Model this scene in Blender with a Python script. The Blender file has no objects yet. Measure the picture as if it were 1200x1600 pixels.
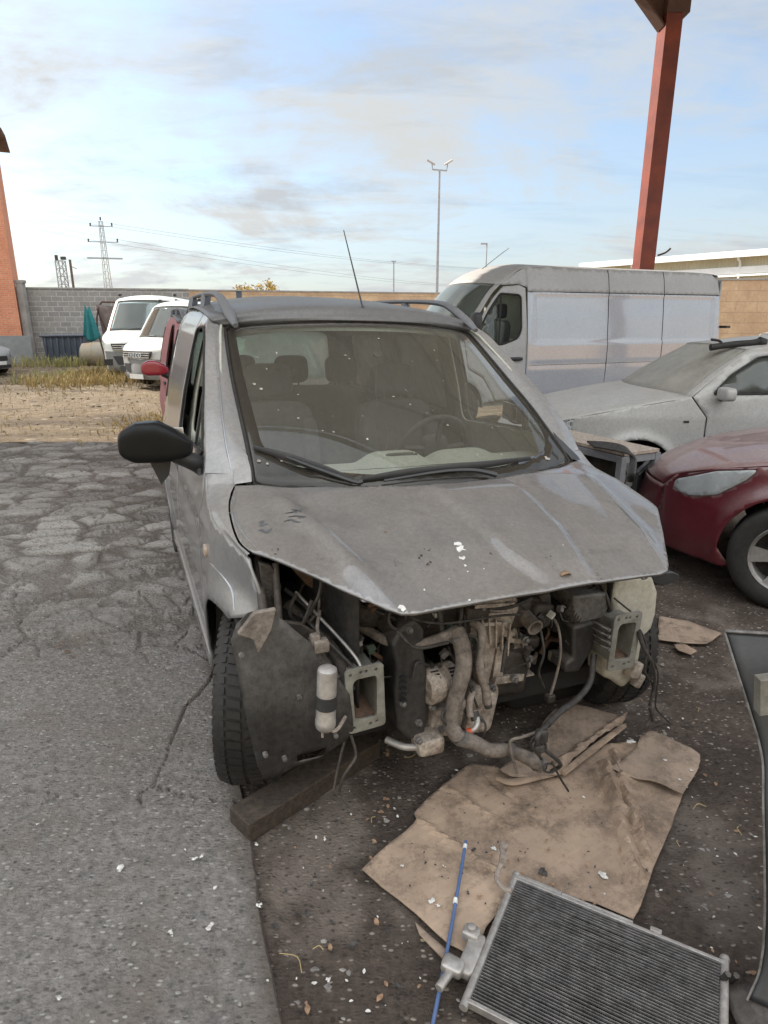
import bpy, bmesh, math, random
import numpy as np
from mathutils import Vector, Matrix, noise
from mathutils.geometry import delaunay_2d_cdt
random.seed(7); rng = np.random.default_rng(7)
R = math.radians; PI = math.pi
S = bpy.context.scene; COL = S.collection

# ------------------------------------------------ camera, world, sun, exposure
F, TH, CH = 991.0, R(16.77), 1.68            # focal length in photo pixels, tilt, camera height
cam = bpy.data.objects.new('camera', bpy.data.cameras.new('camera')); COL.objects.link(cam); S.camera = cam
cam.location = (0, 0, CH); cam.rotation_euler = (R(90) - TH, 0, 0)
cam.data.sensor_fit = 'VERTICAL'; cam.data.sensor_height = 36; cam.data.lens = F / 1600 * 36
cam.data.clip_start = 0.05; cam.data.clip_end = 1500
S.view_settings.view_transform = 'Standard'; S.view_settings.look = 'None'
S.view_settings.exposure = 1.32; S.view_settings.gamma = 1.0
SUN_EL, SUN_AZ = R(35), R(152)               # azimuth measured from +x towards +y
sd = Vector((math.cos(SUN_EL) * math.cos(SUN_AZ), math.cos(SUN_EL) * math.sin(SUN_AZ), math.sin(SUN_EL)))
sl = bpy.data.lights.new('sun', 'SUN'); sl.energy = 3.3; sl.angle = R(0.5); sl.color = (1, .93, .83)
so = bpy.data.objects.new('sun', sl); COL.objects.link(so); so.rotation_euler = sd.to_track_quat('Z', 'Y').to_euler()

class NB:
    """small node-graph helper"""
    def __init__(s, tree): s.t = tree; tree.nodes.clear()
    def n(s, typ, ins=None, **kw):
        nd = s.t.nodes.new(typ)
        for k, v in kw.items(): setattr(nd, k, v)
        if ins:
            for k, v in ins.items(): s.put(nd.inputs[k], v)
        return nd
    def put(s, sock, v):
        if isinstance(v, bpy.types.NodeSocket): s.t.links.new(v, sock)
        elif isinstance(v, bpy.types.Node): s.t.links.new(v.outputs[0], sock)
        else:
            if isinstance(v, (tuple, list)) and len(v) == 3 and sock.type == 'RGBA': v = (*v, 1)
            sock.default_value = v
    def math(s, op, a, b=0.0, clamp=False):
        nd = s.n('ShaderNodeMath', operation=op, use_clamp=clamp); s.put(nd.inputs[0], a); s.put(nd.inputs[1], b); return nd.outputs[0]
    def mix(s, f, a, b):
        nd = s.n('ShaderNodeMix', data_type='RGBA'); s.put(nd.inputs[0], f); s.put(nd.inputs[6], a); s.put(nd.inputs[7], b); return nd.outputs[2]
    def ramp(s, f, stops):
        nd = s.n('ShaderNodeValToRGB'); s.put(nd.inputs[0], f); e = nd.color_ramp.elements
        while len(e) > 1: e.remove(e[-1])
        for i, (p, c) in enumerate(stops):
            el = e[0] if i == 0 else e.new(p)
            el.position = p; el.color = (c, c, c, 1) if isinstance(c, (int, float)) else (*c, 1)
        return nd.outputs[0]
    def noise(s, scale, detail=4, rough=.55, vec=None, dist=0.0, out=0):
        nd = s.n('ShaderNodeTexNoise', {'Scale': scale, 'Detail': detail, 'Roughness': rough, 'Distortion': dist})
        if vec is not None: s.put(nd.inputs['Vector'], vec)
        return nd.outputs[out]
    def coord(s, which='Object'): return s.n('ShaderNodeTexCoord').outputs[which]
    def scaled(s, vec, sc):
        nd = s.n('ShaderNodeMapping', {'Vector': vec, 'Scale': sc}); return nd.outputs[0]

w = bpy.data.worlds.new('World'); S.world = w; w.use_nodes = True
b = NB(w.node_tree)
sky = b.n('ShaderNodeTexSky', sky_type='NISHITA', sun_disc=False, sun_elevation=SUN_EL, sun_rotation=PI / 2 - SUN_AZ, air_density=1.0, dust_density=1.6, ozone_density=1.2)
d = b.coord('Generated'); sep = b.n('ShaderNodeSeparateXYZ', {0: d})
zz = b.math('ADD', b.math('MAXIMUM', sep.outputs[2], 0.0), .16)
cv = b.n('ShaderNodeCombineXYZ', {0: b.math('DIVIDE', sep.outputs[0], zz), 1: b.math('DIVIDE', sep.outputs[1], zz), 2: 0.0}).outputs[0]
c1 = b.noise(.75, 7, .62, b.scaled(cv, (1, .8, 1)), .5)
c2 = b.noise(2.1, 8, .66, b.scaled(cv, (.8, 1.5, 1)), .7)
cl = b.ramp(b.math('ADD', b.math('MULTIPLY', c1, .7), b.math('MULTIPLY', c2, .3)), [(.38, .12), (.49, .62), (.57, 1.0)])
low = b.ramp(sep.outputs[2], [(0.0, .80), (.10, .62), (.30, .22), (.55, 0.0)])
fac = b.math('MAXIMUM', cl, low)
gl = b.n('ShaderNodeVectorMath', operation='DOT_PRODUCT'); b.put(gl.inputs[0], d); gl.inputs[1].default_value = sd
glow = b.math('MULTIPLY', b.math('POWER', b.math('MAXIMUM', gl.outputs['Value'], 0.0), 3.0), .16)
dark = b.ramp(b.noise(1.3, 6, .6, b.scaled(cv, (.7, 2.2, 1)), .4), [(.38, .0), (.49, 1.0)])
ccol = b.mix(dark, (3.75, 3.98, 4.20), (4.45, 4.58, 4.58))
back = b.ramp(b.math('ADD', b.math('MULTIPLY', sep.outputs[1], .5), .5), [(.25, 1.0), (.55, .80), (.84, .26)]); back = b.math('MULTIPLY', back, 2.7); up_ = b.ramp(sep.outputs[2], [(.10, .45), (.75, 1.25)]); bk_ = b.ramp(sep.outputs[1], [(.55, 1.0), (.75, 0.0)]); back = b.math('MULTIPLY', back, b.math('ADD', b.math('MULTIPLY', bk_, b.math('SUBTRACT', up_, 1.0)), 1.0))  # added fill: out-of-frame sky behind and overhead is boosted to light the canopy area
cadd = b.n('ShaderNodeVectorMath', operation='SCALE'); b.put(cadd.inputs[0], ccol); b.put(cadd.inputs['Scale'], b.math('MULTIPLY', b.math('ADD', .90, glow), back))
skyc = b.mix(fac, b.n('ShaderNodeVectorMath', {0: sky.outputs[0], 1: (.80, .92, 1.0)}, operation='MULTIPLY').outputs[0], cadd.outputs[0])
bg = b.n('ShaderNodeBackground', {'Color': skyc, 'Strength': .10})
b.n('ShaderNodeOutputWorld', {0: bg.outputs[0]})

# ------------------------------------------------ photo rays -> places in the scene
YAW, ROLL, O = R(22.25), R(1.3), Vector((.254, 2.357, 0))
RM = (Matrix.Rotation(YAW, 3, 'Z') @ Matrix.Rotation(ROLL, 3, 'Y'))
CAMP = Vector((0, 0, CH))
def ray(px, py):
    a = (px - 600) / F; c = (800 - py) / F
    return Vector((a, math.cos(TH) + c * math.sin(TH), c * math.cos(TH) - math.sin(TH)))
def G(px, py, z=0.0):
    r = ray(px, py); return CAMP + r * ((z - CH) / r.z)
def DP(px, py, dist):
    r = ray(px, py); return CAMP + r * (dist / r.y)
def LY(px, py, y):                            # point on the car's plane Y = y, car coordinates
    o = RM.transposed() @ (CAMP - O); r = RM.transposed() @ ray(px, py)
    return o + r * ((y - o.y) / r.y)

# ------------------------------------------------ materials
MATS = {}
def mk(name, c1, c2=None, scale=4.0, rough=.6, metal=0.0, bump=0.0, bscale=60.0, dust=0.0, dustcol=(.34, .30, .25), r2=None, coat=0.0, dustscale=2.5, spec=.5, detail=6, stretch=None, spots=0.0, sidedust=.25, mottle=None, mscale=45.0, flow=0.0):
    if mottle is None and name.startswith(('tank_plastic', 'flange', 'alu')): mottle = .32
    if mottle is None: mottle = .75 if name.startswith(('engine', 'hose', 'heat', 'liner', 'smoke', 'alu', 'flange', 'tank_plastic', 'wood', 'rubber', 'tube', 'rust', 'wing', 'wire', 'crate')) else .22
    m = bpy.data.materials.new(name); m.use_nodes = True; b = NB(m.node_tree); MATS[name] = m
    c2 = c2 or tuple(x * .75 for x in c1); co = b.coord()
    if stretch: co = b.scaled(co, stretch)
    f = b.ramp(b.noise(scale, detail, .6, co), [(.32, 0.0), (.68, 1.0)])
    col = b.mix(f, c1, c2); rg = rough if r2 is None else b.math('ADD', rough, b.math('MULTIPLY', f, r2 - rough))
    me = metal
    if spots:
        sp = b.ramp(b.noise(scale * 9, 3, .5, co), [(.64, 0.0), (.70, 1.0)])
        col = b.mix(b.math('MULTIPLY', sp, spots), col, tuple(x * .35 for x in c1))
    if dust:
        nz = b.n('ShaderNodeSeparateXYZ', {0: b.n('ShaderNodeNewGeometry').outputs['Normal']}).outputs[2]
        up = b.ramp(nz, [(.0, sidedust), (.35, .62), (.8, 1.0)])
        dn = b.ramp(b.noise(dustscale, 8, .68, co), [(.30, .55), (.65, 1.0)])
        df = b.math('MULTIPLY', b.math('MULTIPLY', up, dn), dust, True)
        gr = b.ramp(b.noise(dustscale * 70, 3, .6, co), [(.3, .82), (.7, 1.12)])
        dcol = b.n('ShaderNodeVectorMath', operation='SCALE'); b.put(dcol.inputs[0], b.mix(b.noise(dustscale * 3, 4, .6, co), dustcol, tuple(x * .72 for x in dustcol))); b.put(dcol.inputs['Scale'], gr)
        col = b.mix(df, col, dcol.outputs[0])
        rg = b.math('ADD', b.math('MULTIPLY', b.math('SUBTRACT', 1.0, df), rg), b.math('MULTIPLY', df, .82))
        me = b.math('MULTIPLY', b.math('SUBTRACT', 1.0, df), metal)
    if flow:
        fl = b.ramp(b.noise(3.0, 8, .7, b.scaled(co, (2.5, 1.2, 1)), .5), [(.36, 1 - flow), (.62, 1 + flow * .35)])
        bl = b.ramp(b.noise(5.5, 9, .75, co, 1.2), [(.53, 1.0), (.66, 1 - flow * 1.3)])
        vs_ = b.n('ShaderNodeVectorMath', operation='SCALE'); b.put(vs_.inputs[0], col); b.put(vs_.inputs['Scale'], b.math('MULTIPLY', fl, bl)); col = vs_.outputs[0]
    mo_ = b.ramp(b.noise(mscale, 7, .72, b.coord(), .4), [(.30, 1 - mottle * .72), (.52, 1.0), (.72, 1 + mottle * .65)])
    vm = b.n('ShaderNodeVectorMath', operation='SCALE'); b.put(vm.inputs[0], col); b.put(vm.inputs['Scale'], mo_); col = vm.outputs[0]
    p = b.n('ShaderNodeBsdfPrincipled', {'Base Color': col, 'Roughness': rg, 'Metallic': me, 'Specular IOR Level': spec})
    if coat:
        b.put(p.inputs['Coat Weight'], b.math('MULTIPLY', b.math('SUBTRACT', 1.0, b.math('MULTIPLY', df, .62) if dust else 0.0), coat)); p.inputs['Coat Roughness'].default_value = .06; p.inputs['Coat IOR'].default_value = {'paint_hood': 1.85, 'van_paint': 1.9}.get(name, 1.5)
    if bump:
        bn = b.n('ShaderNodeBump', {'Strength': 1.0, 'Distance': bump, 'Height': b.noise(bscale, 5, .6, co)}); b.put(p.inputs['Normal'], bn.outputs[0])
    b.n('ShaderNodeOutputMaterial', {0: p.outputs[0]}); return m
def glassmat(name, tint=(.75, .80, .78), dust=.35, dustcol=(.36, .34, .28), rough=.03, dscale=3.0, trans=.35):
    m = bpy.data.materials.new(name); m.use_nodes = True; b = NB(m.node_tree); MATS[name] = m; co = b.coord()
    tr = b.n('ShaderNodeBsdfTransparent', {0: tint}); gl = b.n('ShaderNodeBsdfGlossy', {'Color': (1, 1, 1), 'Roughness': rough})
    fr = b.n('ShaderNodeFresnel', {'IOR': 1.5})
    base = b.n('ShaderNodeMixShader', {0: fr, 1: tr, 2: gl})
    d0 = b.n('ShaderNodeBsdfDiffuse', {'Color': dustcol}); d1 = b.n('ShaderNodeBsdfTranslucent', {'Color': dustcol}); df = b.n('ShaderNodeMixShader', {0: trans, 1: d0.outputs[0], 2: d1.outputs[0]})
    f = b.ramp(b.noise(dscale, 7, .65, co), [(.3, dust * .75), (.7, dust * 1.2)])
    f2 = b.ramp(b.noise(dscale * 12, 4, .6, co), [(.62, 0.0), (.74, .25)])
    vo = b.n('ShaderNodeTexVoronoi', {'Vector': co, 'Scale': 26.0}); sp = b.ramp(vo.outputs['Distance'], [(.05, .5), (.10, 0.0)])
    f = b.math('ADD', b.math('ADD', f, b.math('MULTIPLY', f2, dust)), b.math('MULTIPLY', sp, dust), True)
    mx = b.n('ShaderNodeMixShader', {0: f, 1: base.outputs[0], 2: df.outputs[0]})
    b.n('ShaderNodeOutputMaterial', {0: mx.outputs[0]}); return m

mk('paint_grey', (.30, .30, .31), (.25, .25, .258), 3, .27, .65, dust=.70, dustcol=(.335, .295, .25), coat=1.0, dustscale=1.8, sidedust=.26)
mk('paint_hood', (.27, .27, .28), (.23, .23, .24), 3, .24, .6, dust=.74, dustcol=(.225, .185, .145), coat=1.0, dustscale=2.2, spots=.2, flow=.12, mscale=60)
mk('paint_roof', (.14, .14, .145), (.12, .12, .122), 3, .5, .2, dust=.92, dustcol=(.155, .142, .128), coat=.25, dustscale=1.8, sidedust=.5)
mk('highlight_paint', (.50, .52, .55), (.42, .43, .45), 12, .22, .75, dust=.15, coat=1.0)  # brighter grey that puts the ridge highlights into the colour
mk('plastic_black', (.018, .018, .019), (.03, .03, .03), 9, .45, bump=.0004, bscale=900, dust=.20, dustcol=(.2, .18, .16), sidedust=.05)
mk('mirror_black', (.006, .006, .006), (.008, .008, .008), 9, .36, spec=.18, dust=.04, dustcol=(.2, .2, .2), sidedust=.0)
mk('rubber', (.008, .0075, .007), (.020, .018, .016), 7, .7, bump=.0006, bscale=300, dust=.18, dustcol=(.10, .08, .065), sidedust=.25)
mk('liner_plastic', (.012, .0125, .014), (.035, .034, .034), 5, .45, dust=.55, dustcol=(.16, .13, .105), sidedust=.18, dustscale=4.5, stretch=(3, 1, .6), bump=.0015, bscale=80, spots=.4)
mk('panel_black', (.020, .021, .023), (.035, .035, .036), 6, .42, dust=.25, dustcol=(.14, .13, .12), sidedust=.08, dustscale=3, bump=.0008, bscale=60)
mk('tube_dull', (.23, .22, .215), (.12, .115, .11), 16, .5, .5, dust=.5, dustcol=(.20, .17, .15), sidedust=.3)
mk('engine_dark', (.014, .013, .012), (.055, .045, .036), 14, .6, .1, bump=.006, bscale=50, dust=.5, dustcol=(.15, .115, .09), sidedust=.18, dustscale=11, spots=.5)
mk('wing_dark', (.018, .017, .017), (.035, .03, .027), 12, .8, bump=.002, bscale=60, dust=.4, dustcol=(.09, .07, .06), sidedust=.2, dustscale=8)
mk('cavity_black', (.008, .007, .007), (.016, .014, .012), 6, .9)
mk('engine_alloy', (.60, .52, .44), (.20, .16, .13), 13, .5, .25, bump=.008, bscale=38, dust=.5, dustcol=(.24, .185, .145), sidedust=.40, dustscale=12, spots=.85)
mk('hose_dusty', (.21, .175, .15), (.045, .037, .031), 14, .75, dust=.55, dustcol=(.33, .27, .22), sidedust=.55, bump=.002, bscale=90, spots=.6, dustscale=7)
mk('heat_sleeve', (.30, .25, .21), (.17, .14, .12), 22, .7, bump=.001, bscale=150, dust=.4, dustcol=(.30, .24, .20), sidedust=.6)
mk('alu_clean', (.55, .52, .49), (.38, .35, .33), 18, .38, .75, bump=.0004, bscale=200, dust=.35, dustcol=(.30, .26, .22), sidedust=.5)
mk('flange_metal', (.30, .30, .265), (.17, .16, .135), 14, .5, .3, bump=.0005, bscale=200, dust=.4, dustcol=(.27, .23, .19), sidedust=.45, spots=.6)
mk('rust_brown', (.20, .11, .065), (.10, .06, .04), 8, .8, bump=.001, dust=.3, dustcol=(.2, .15, .12), sidedust=.5)
mk('tank_plastic', (.50, .47, .39), (.40, .37, .30), 5, .45, dust=.45, dustcol=(.34, .29, .23), sidedust=.5, dustscale=5, bump=.0006, bscale=60)
mk('smoke_plastic', (.14, .135, .13), (.035, .033, .03), 6, .4, dust=.5, dustcol=(.24, .2, .17), sidedust=.6, bump=.0008, bscale=50)
mk('wire_black', (.014, .013, .013), (.06, .055, .05), 30, .6, dust=.2, dustcol=(.14, .11, .09), sidedust=.3)
mk('orange_seal', (.75, .10, .03), (.5, .08, .03), 20, .5)
mk('trim_beige', (.34, .33, .28), (.26, .25, .21), 5, .8, bump=.0004, bscale=400, dust=.7, dustcol=(.66, .64, .52), sidedust=.2)
mk('trim_dark', (.03, .03, .032), (.045, .045, .045), 6, .75, dust=.35, dustcol=(.24, .23, .19), sidedust=.15)
mk('seat_fabric', (.028, .028, .03), (.05, .05, .05), 30, .95, bump=.001, bscale=300, dust=.3, dustcol=(.22, .2, .17), sidedust=.2)
mk('rail_grey', (.17, .175, .19), (.13, .135, .145), 6, .42, .4, dust=.5, dustcol=(.27, .25, .23))
glassmat('windscreen_glass', (.86, .90, .87), .20, (.44, .40, .325), .02, 2.2)
glassmat('frit_band', (.02, .02, .02), .20, (.30, .26, .21), .05, 3)
glassmat('car_glass', (.5, .55, .53), .20, (.34, .33, .29), .03, 3)
glassmat('clear_glass', (.72, .80, .78), .12, (.45, .46, .42), .03, 3)
glassmat('rear_glass', (.75, .85, .80), .45, (.85, .95, .88), .05, 5, .75)
glassmat('dusty_glass', (.25, .26, .25), .78, (.50, .47, .41), .06, 4)
glassmat('headlight_lens', (.90, .92, .94), .45, (.80, .81, .80), .05, 6)
mk('van_paint', (.42, .43, .465), (.385, .395, .43), 2, .20, .0, dust=.80, dustcol=(.36, .335, .30), coat=1.0, dustscale=1.2, sidedust=.04)
mk('van_dusty', (.54, .535, .54), (.47, .46, .46), 2, .45, .0, dust=.85, dustcol=(.36, .335, .30), dustscale=1.4, sidedust=.60, spots=.15)
mk('silver_paint', (.44, .43, .41), (.38, .37, .35), 4, .42, .25, dust=.85, dustcol=(.43, .395, .35), coat=.3, dustscale=2.0, sidedust=.50, spots=.25)
mk('red_paint', (.115, .008, .018), (.085, .007, .014), 2, .30, .1, dust=.84, dustcol=(.39, .30, .265), coat=.8, dustscale=1.5, sidedust=.05)
mk('pink_paint', (.42, .12, .14), (.36, .10, .12), 2, .5, .1, dust=.5, dustcol=(.55, .42, .38), sidedust=.5)
mk('mirror_red', (.28, .015, .025), (.2, .012, .02), 2, .3, coat=.5)
mk('white_paint', (.74, .74, .70), (.66, .66, .63), 2, .4, coat=.4, dust=.4, dustcol=(.62, .56, .46), sidedust=.3)
mk('bumper_grey', (.27, .275, .275), (.21, .215, .215), 6, .6, dust=.5, dustcol=(.38, .35, .3))
mk('chrome', (.7, .7, .7), (.55, .55, .55), 8, .18, 1.0, dust=.3)
mk('rim_alloy', (.36, .35, .35), (.26, .25, .245), 7, .4, .7, dust=.5, dustcol=(.24, .2, .17), sidedust=.45)
mk('steel_red', (.24, .044, .018), (.13, .026, .014), 3, .6, bump=.0008, bscale=60, spots=.35, detail=8)
mk('steel_brown', (.11, .05, .034), (.08, .04, .028), 3, .7, spots=.3)
mk('roof_sheet', (.55, .52, .46), (.42, .39, .34), 2, .7)
mk('steel_galv', (.33, .33, .34), (.24, .24, .25), 6, .55, .4)
mk('wood_dirty', (.062, .042, .028), (.028, .02, .015), 12, .9, bump=.002, bscale=40, dust=.4, dustcol=(.14, .11, .085), stretch=(1, 9, 9))
mk('crate_top', (.42, .33, .26), (.30, .23, .18), 9, .85, bump=.002, bscale=60, dust=.6, dustcol=(.42, .36, .30), spots=.5)
mk('blue_plastic', (.05, .13, .34), (.04, .10, .25), 8, .4, dust=.3, dustcol=(.25, .24, .24))
mk('fin_metal', (.045, .043, .042), (.03, .028, .028), 8, .5, .6, dust=.5, dustcol=(.16, .14, .13), sidedust=.2)
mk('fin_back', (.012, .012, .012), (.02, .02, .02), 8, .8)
mk('cloth_teal', (.03, .22, .22), (.02, .15, .16), 5, .8)
mk('cloth_brown', (.22, .17, .15), (.12, .09, .08), 5, .85, spots=.5)
mk('tank_blue', (.03, .04, .06), (.06, .075, .10), 4, .5, dust=.6, dustcol=(.28, .28, .3), sidedust=.2)
mk('tank_beige', (.36, .34, .28), (.42, .30, .17), 1.5, .6, bump=.003, bscale=10, spots=.5)
mk('concrete', (.36, .33, .30), (.24, .22, .20), 3, .9, bump=.004, bscale=25, spots=.5)
mk('shed_cream', (.62, .57, .42), (.54, .50, .37), .6, .7, stretch=(1, 1, .3))
mk('shed_white', (.80, .80, .78), (.72, .72, .70), 1, .6)
mk('splat_white', (.74, .71, .66), (.50, .47, .43), 60, .8)
mk('splat_dull', (.42, .38, .32), (.24, .2, .16), 60, .8)
mk('socket_white', (.50, .48, .43), (.38, .36, .32), 20, .5, dust=.4, dustcol=(.3, .25, .2))
mk('socket_blue', (.06, .12, .22), (.05, .09, .16), 20, .5, dust=.4, dustcol=(.25, .2, .17))
mk('socket_green', (.10, .17, .12), (.07, .12, .08), 20, .5, dust=.4, dustcol=(.25, .2, .17))
mk('leaf_dry', (.36, .22, .13), (.20, .12, .07), 30, .8)
mk('stone_bits', (.34, .31, .28), (.12, .105, .09), 14, .9)
mk('smudge', (.085, .085, .09), (.12, .12, .12), 60, .5)
mk('weed_green', (.26, .27, .09), (.44, .36, .15), 2, .8)
mk('weed_dry', (.46, .36, .16), (.34, .25, .11), 2, .85)
mk('tree_gold', (.50, .33, .07), (.30, .22, .06), 1.2, .8)
mk('bark', (.12, .09, .06), (.07, .05, .04), 8, .9)
mk('lamp_lens', (.75, .74, .70), (.6, .6, .58), 8, .2)
mk('amber', (.42, .33, .27), (.36, .27, .2), 8, .35)
mk('plate_white', (.75, .75, .72), (.65, .65, .62), 8, .5)
mk('ink', (.04, .04, .045), (.05, .05, .05), 8, .6)
mk('reflector_metal', (.6, .62, .63), (.4, .42, .44), 20, .2, .8)

# ------------------------------------------------ mesh helpers
def vec(p): return Vector(p)
def crom(pts, k):
    """Catmull-Rom through pts, k steps per span; works for any tuple length"""
    P = [np.array(p, float) for p in pts]
    if len(P) < 3 or k <= 1:
        if k <= 1: return [tuple(p) for p in P]
        return [tuple(P[0] + (P[1] - P[0]) * t / k) for t in range(k + 1)]
    Q = [2 * P[0] - P[1]] + P + [2 * P[-1] - P[-2]]; out = []
    for i in range(1, len(Q) - 2):
        for j in range(k):
            t = j / k; a, b_, c, d_ = Q[i - 1:i + 3]
            out.append(tuple(.5 * (2 * b_ + (c - a) * t + (2 * a - 5 * b_ + 4 * c - d_) * t * t + (-a + 3 * b_ - 3 * c + d_) * t ** 3)))
    out.append(tuple(P[-1])); return out
class MB:
    def __init__(s): s.v = []; s.f = []
    def add(s, vs, fs, M=None):
        o = len(s.v); s.v += [tuple(M @ Vector(v)) if M else tuple(v) for v in vs]; s.f += [tuple(i + o for i in f) for f in fs]; return s
    def box(s, c, d, rot=None, M=None):
        x, y, z = d[0] / 2, d[1] / 2, d[2] / 2
        vs = [Vector((i, j, k)) for i in (-x, x) for j in (-y, y) for k in (-z, z)]
        if rot is not None:
            rm = rot if isinstance(rot, Matrix) else Matrix.Rotation(rot, 3, 'Z'); vs = [rm @ v for v in vs]
        vs = [v + Vector(c) for v in vs]
        return s.add(vs, [(0, 1, 3, 2), (4, 6, 7, 5), (0, 4, 5, 1), (2, 3, 7, 6), (0, 2, 6, 4), (1, 5, 7, 3)], M)
    def bar(s, a, b_, w_, h_=None, up=(0, 0, 1)):
        a, b_ = Vector(a), Vector(b_); h_ = h_ or w_; t = (b_ - a).normalized(); u = Vector(up)
        if abs(t.dot(u)) > .98: u = Vector((0, 1, 0))
        sx = t.cross(u).normalized() * (w_ / 2); sz = sx.cross(t).normalized() * (h_ / 2)
        vs = [p + i * sx + j * sz for p in (a, b_) for i, j in ((-1, -1), (1, -1), (1, 1), (-1, 1))]
        return s.add(vs, [(3, 2, 1, 0), (4, 5, 6, 7), (0, 1, 5, 4), (1, 2, 6, 5), (2, 3, 7, 6), (3, 0, 4, 7)])
    def tube(s, pts, r, n=8, k=4, cap=True, flat=1.0):
        P = crom([tuple(p) for p in pts], k if len(pts) > 2 else 1)
        rr = [r] * len(P) if isinstance(r, (int, float)) else [float(np.interp(i / (len(P) - 1), np.linspace(0, 1, len(r)), r)) for i in range(len(P))]
        P = [Vector(p) for p in P]; up = None; rings = []
        for i, p in enumerate(P):
            t = (P[min(i + 1, len(P) - 1)] - P[max(i - 1, 0)]).normalized()
            if up is None:
                up = Vector((0, 0, 1)) if abs(t.z) < .9 else Vector((0, 1, 0))
            sx = t.cross(up).normalized(); up = sx.cross(t).normalized()
            rings.append([p + (math.cos(2 * PI * j / n) * sx + math.sin(2 * PI * j / n) * up * flat) * rr[i] for j in range(n)])
        vs = [v for r_ in rings for v in r_]; fs = []
        for i in range(len(P) - 1):
            for j in range(n): fs.append((i * n + j, i * n + (j + 1) % n, (i + 1) * n + (j + 1) % n, (i + 1) * n + j))
        if cap: fs += [tuple(range(n))[::-1], tuple((len(P) - 1) * n + j for j in range(n))]
        return s.add(vs, fs)
    def lathe(s, prof, c=(0, 0, 0), axis=(0, 0, 1), n=24, cap=True):
        """prof: list of (radius, height)"""
        q = Vector((0, 0, 1)).rotation_difference(Vector(axis)).to_matrix(); vs = []
        for r, h in prof:
            for j in range(n): vs.append(q @ Vector((r * math.cos(2 * PI * j / n), r * math.sin(2 * PI * j / n), h)) + Vector(c))
        fs = [(i * n + j, i * n + (j + 1) % n, (i + 1) * n + (j + 1) % n, (i + 1) * n + j) for i in range(len(prof) - 1) for j in range(n)]
        if cap: fs += [tuple(range(n))[::-1], tuple((len(prof) - 1) * n + j for j in range(n))]
        return s.add(vs, fs)
    def grid(s, fn, nu, nv):
        vs = [fn(i / nu, j / nv) for j in range(nv + 1) for i in range(nu + 1)]
        return s.add(vs, [(j * (nu + 1) + i, j * (nu + 1) + i + 1, (j + 1) * (nu + 1) + i + 1, (j + 1) * (nu + 1) + i) for j in range(nv) for i in range(nu)])
    def prism(s, poly, a, e):
        """poly: 3D loop; e: extrusion vector"""
        n = len(poly); e = Vector(e); vs = [Vector(p) + a * 1.0 if isinstance(a, Vector) else Vector(p) for p in poly]; vs += [v + e for v in vs]
        fs = [tuple(range(n))[::-1], tuple(range(n, 2 * n))] + [(i, (i + 1) % n, n + (i + 1) % n, n + i) for i in range(n)]
        return s.add(vs, fs)
    def build(s, name, mat, parent=None, smooth=40, bevel=0.0, solid=0.0, sub=0, seg=2, off=-1, kind=None):
        me = bpy.data.meshes.new(name); me.from_pydata(s.v, [], s.f); me.validate()
        bm = bmesh.new(); bm.from_mesh(me); bmesh.ops.recalc_face_normals(bm, faces=bm.faces); bm.to_mesh(me); bm.free()
        return finish(me, name, mat, parent, smooth, bevel, solid, sub, seg, off, kind)
def finish(me, name, mat, parent=None, smooth=40, bevel=0.0, solid=0.0, sub=0, seg=2, off=-1, kind=None):
    if smooth: me.shade_smooth(); me.set_sharp_from_angle(angle=R(smooth))
    me.materials.append(MATS[mat] if isinstance(mat, str) else mat)
    o = bpy.data.objects.new(name, me); COL.objects.link(o)
    if parent is not None: o.parent = parent
    if solid:
        md = o.modifiers.new('solid', 'SOLIDIFY'); md.thickness = solid; md.offset = off
    if bevel:
        md = o.modifiers.new('bevel', 'BEVEL'); md.width = bevel; md.segments = seg; md.limit_method = 'ANGLE'; md.angle_limit = R(35)
    if sub:
        md = o.modifiers.new('sub', 'SUBSURF'); md.levels = sub; md.render_levels = sub
    if kind: o['kind'] = kind
    return o
def tag(o, label, cat, group=None):
    o['label'] = label; o['category'] = cat
    if group: o['group'] = group
    return o
def thing(name, loc, rz, label, cat, group=None, rx=0.0, ry=0.0):
    o = bpy.data.objects.new(name, None); COL.objects.link(o); o.empty_display_size = .2
    o.location = loc; o.rotation_euler = (rx, ry, rz); return tag(o, label, cat, group)
def pip(x, y, poly):
    c = False; n = len(poly); j = n - 1
    for i in range(n):
        xi, yi = poly[i]; xj, yj = poly[j]
        if (yi > y) != (yj > y) and x < (xj - xi) * (y - yi) / (yj - yi) + xi: c = not c
        j = i
    return c
def dens(poly, step):
    out = []
    for i, p in enumerate(poly):
        q = poly[(i + 1) % len(poly)]; n = max(1, int(math.hypot(q[0] - p[0], q[1] - p[1]) / step))
        out += [(p[0] + (q[0] - p[0]) * k / n, p[1] + (q[1] - p[1]) * k / n) for k in range(n)]
    return out
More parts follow.
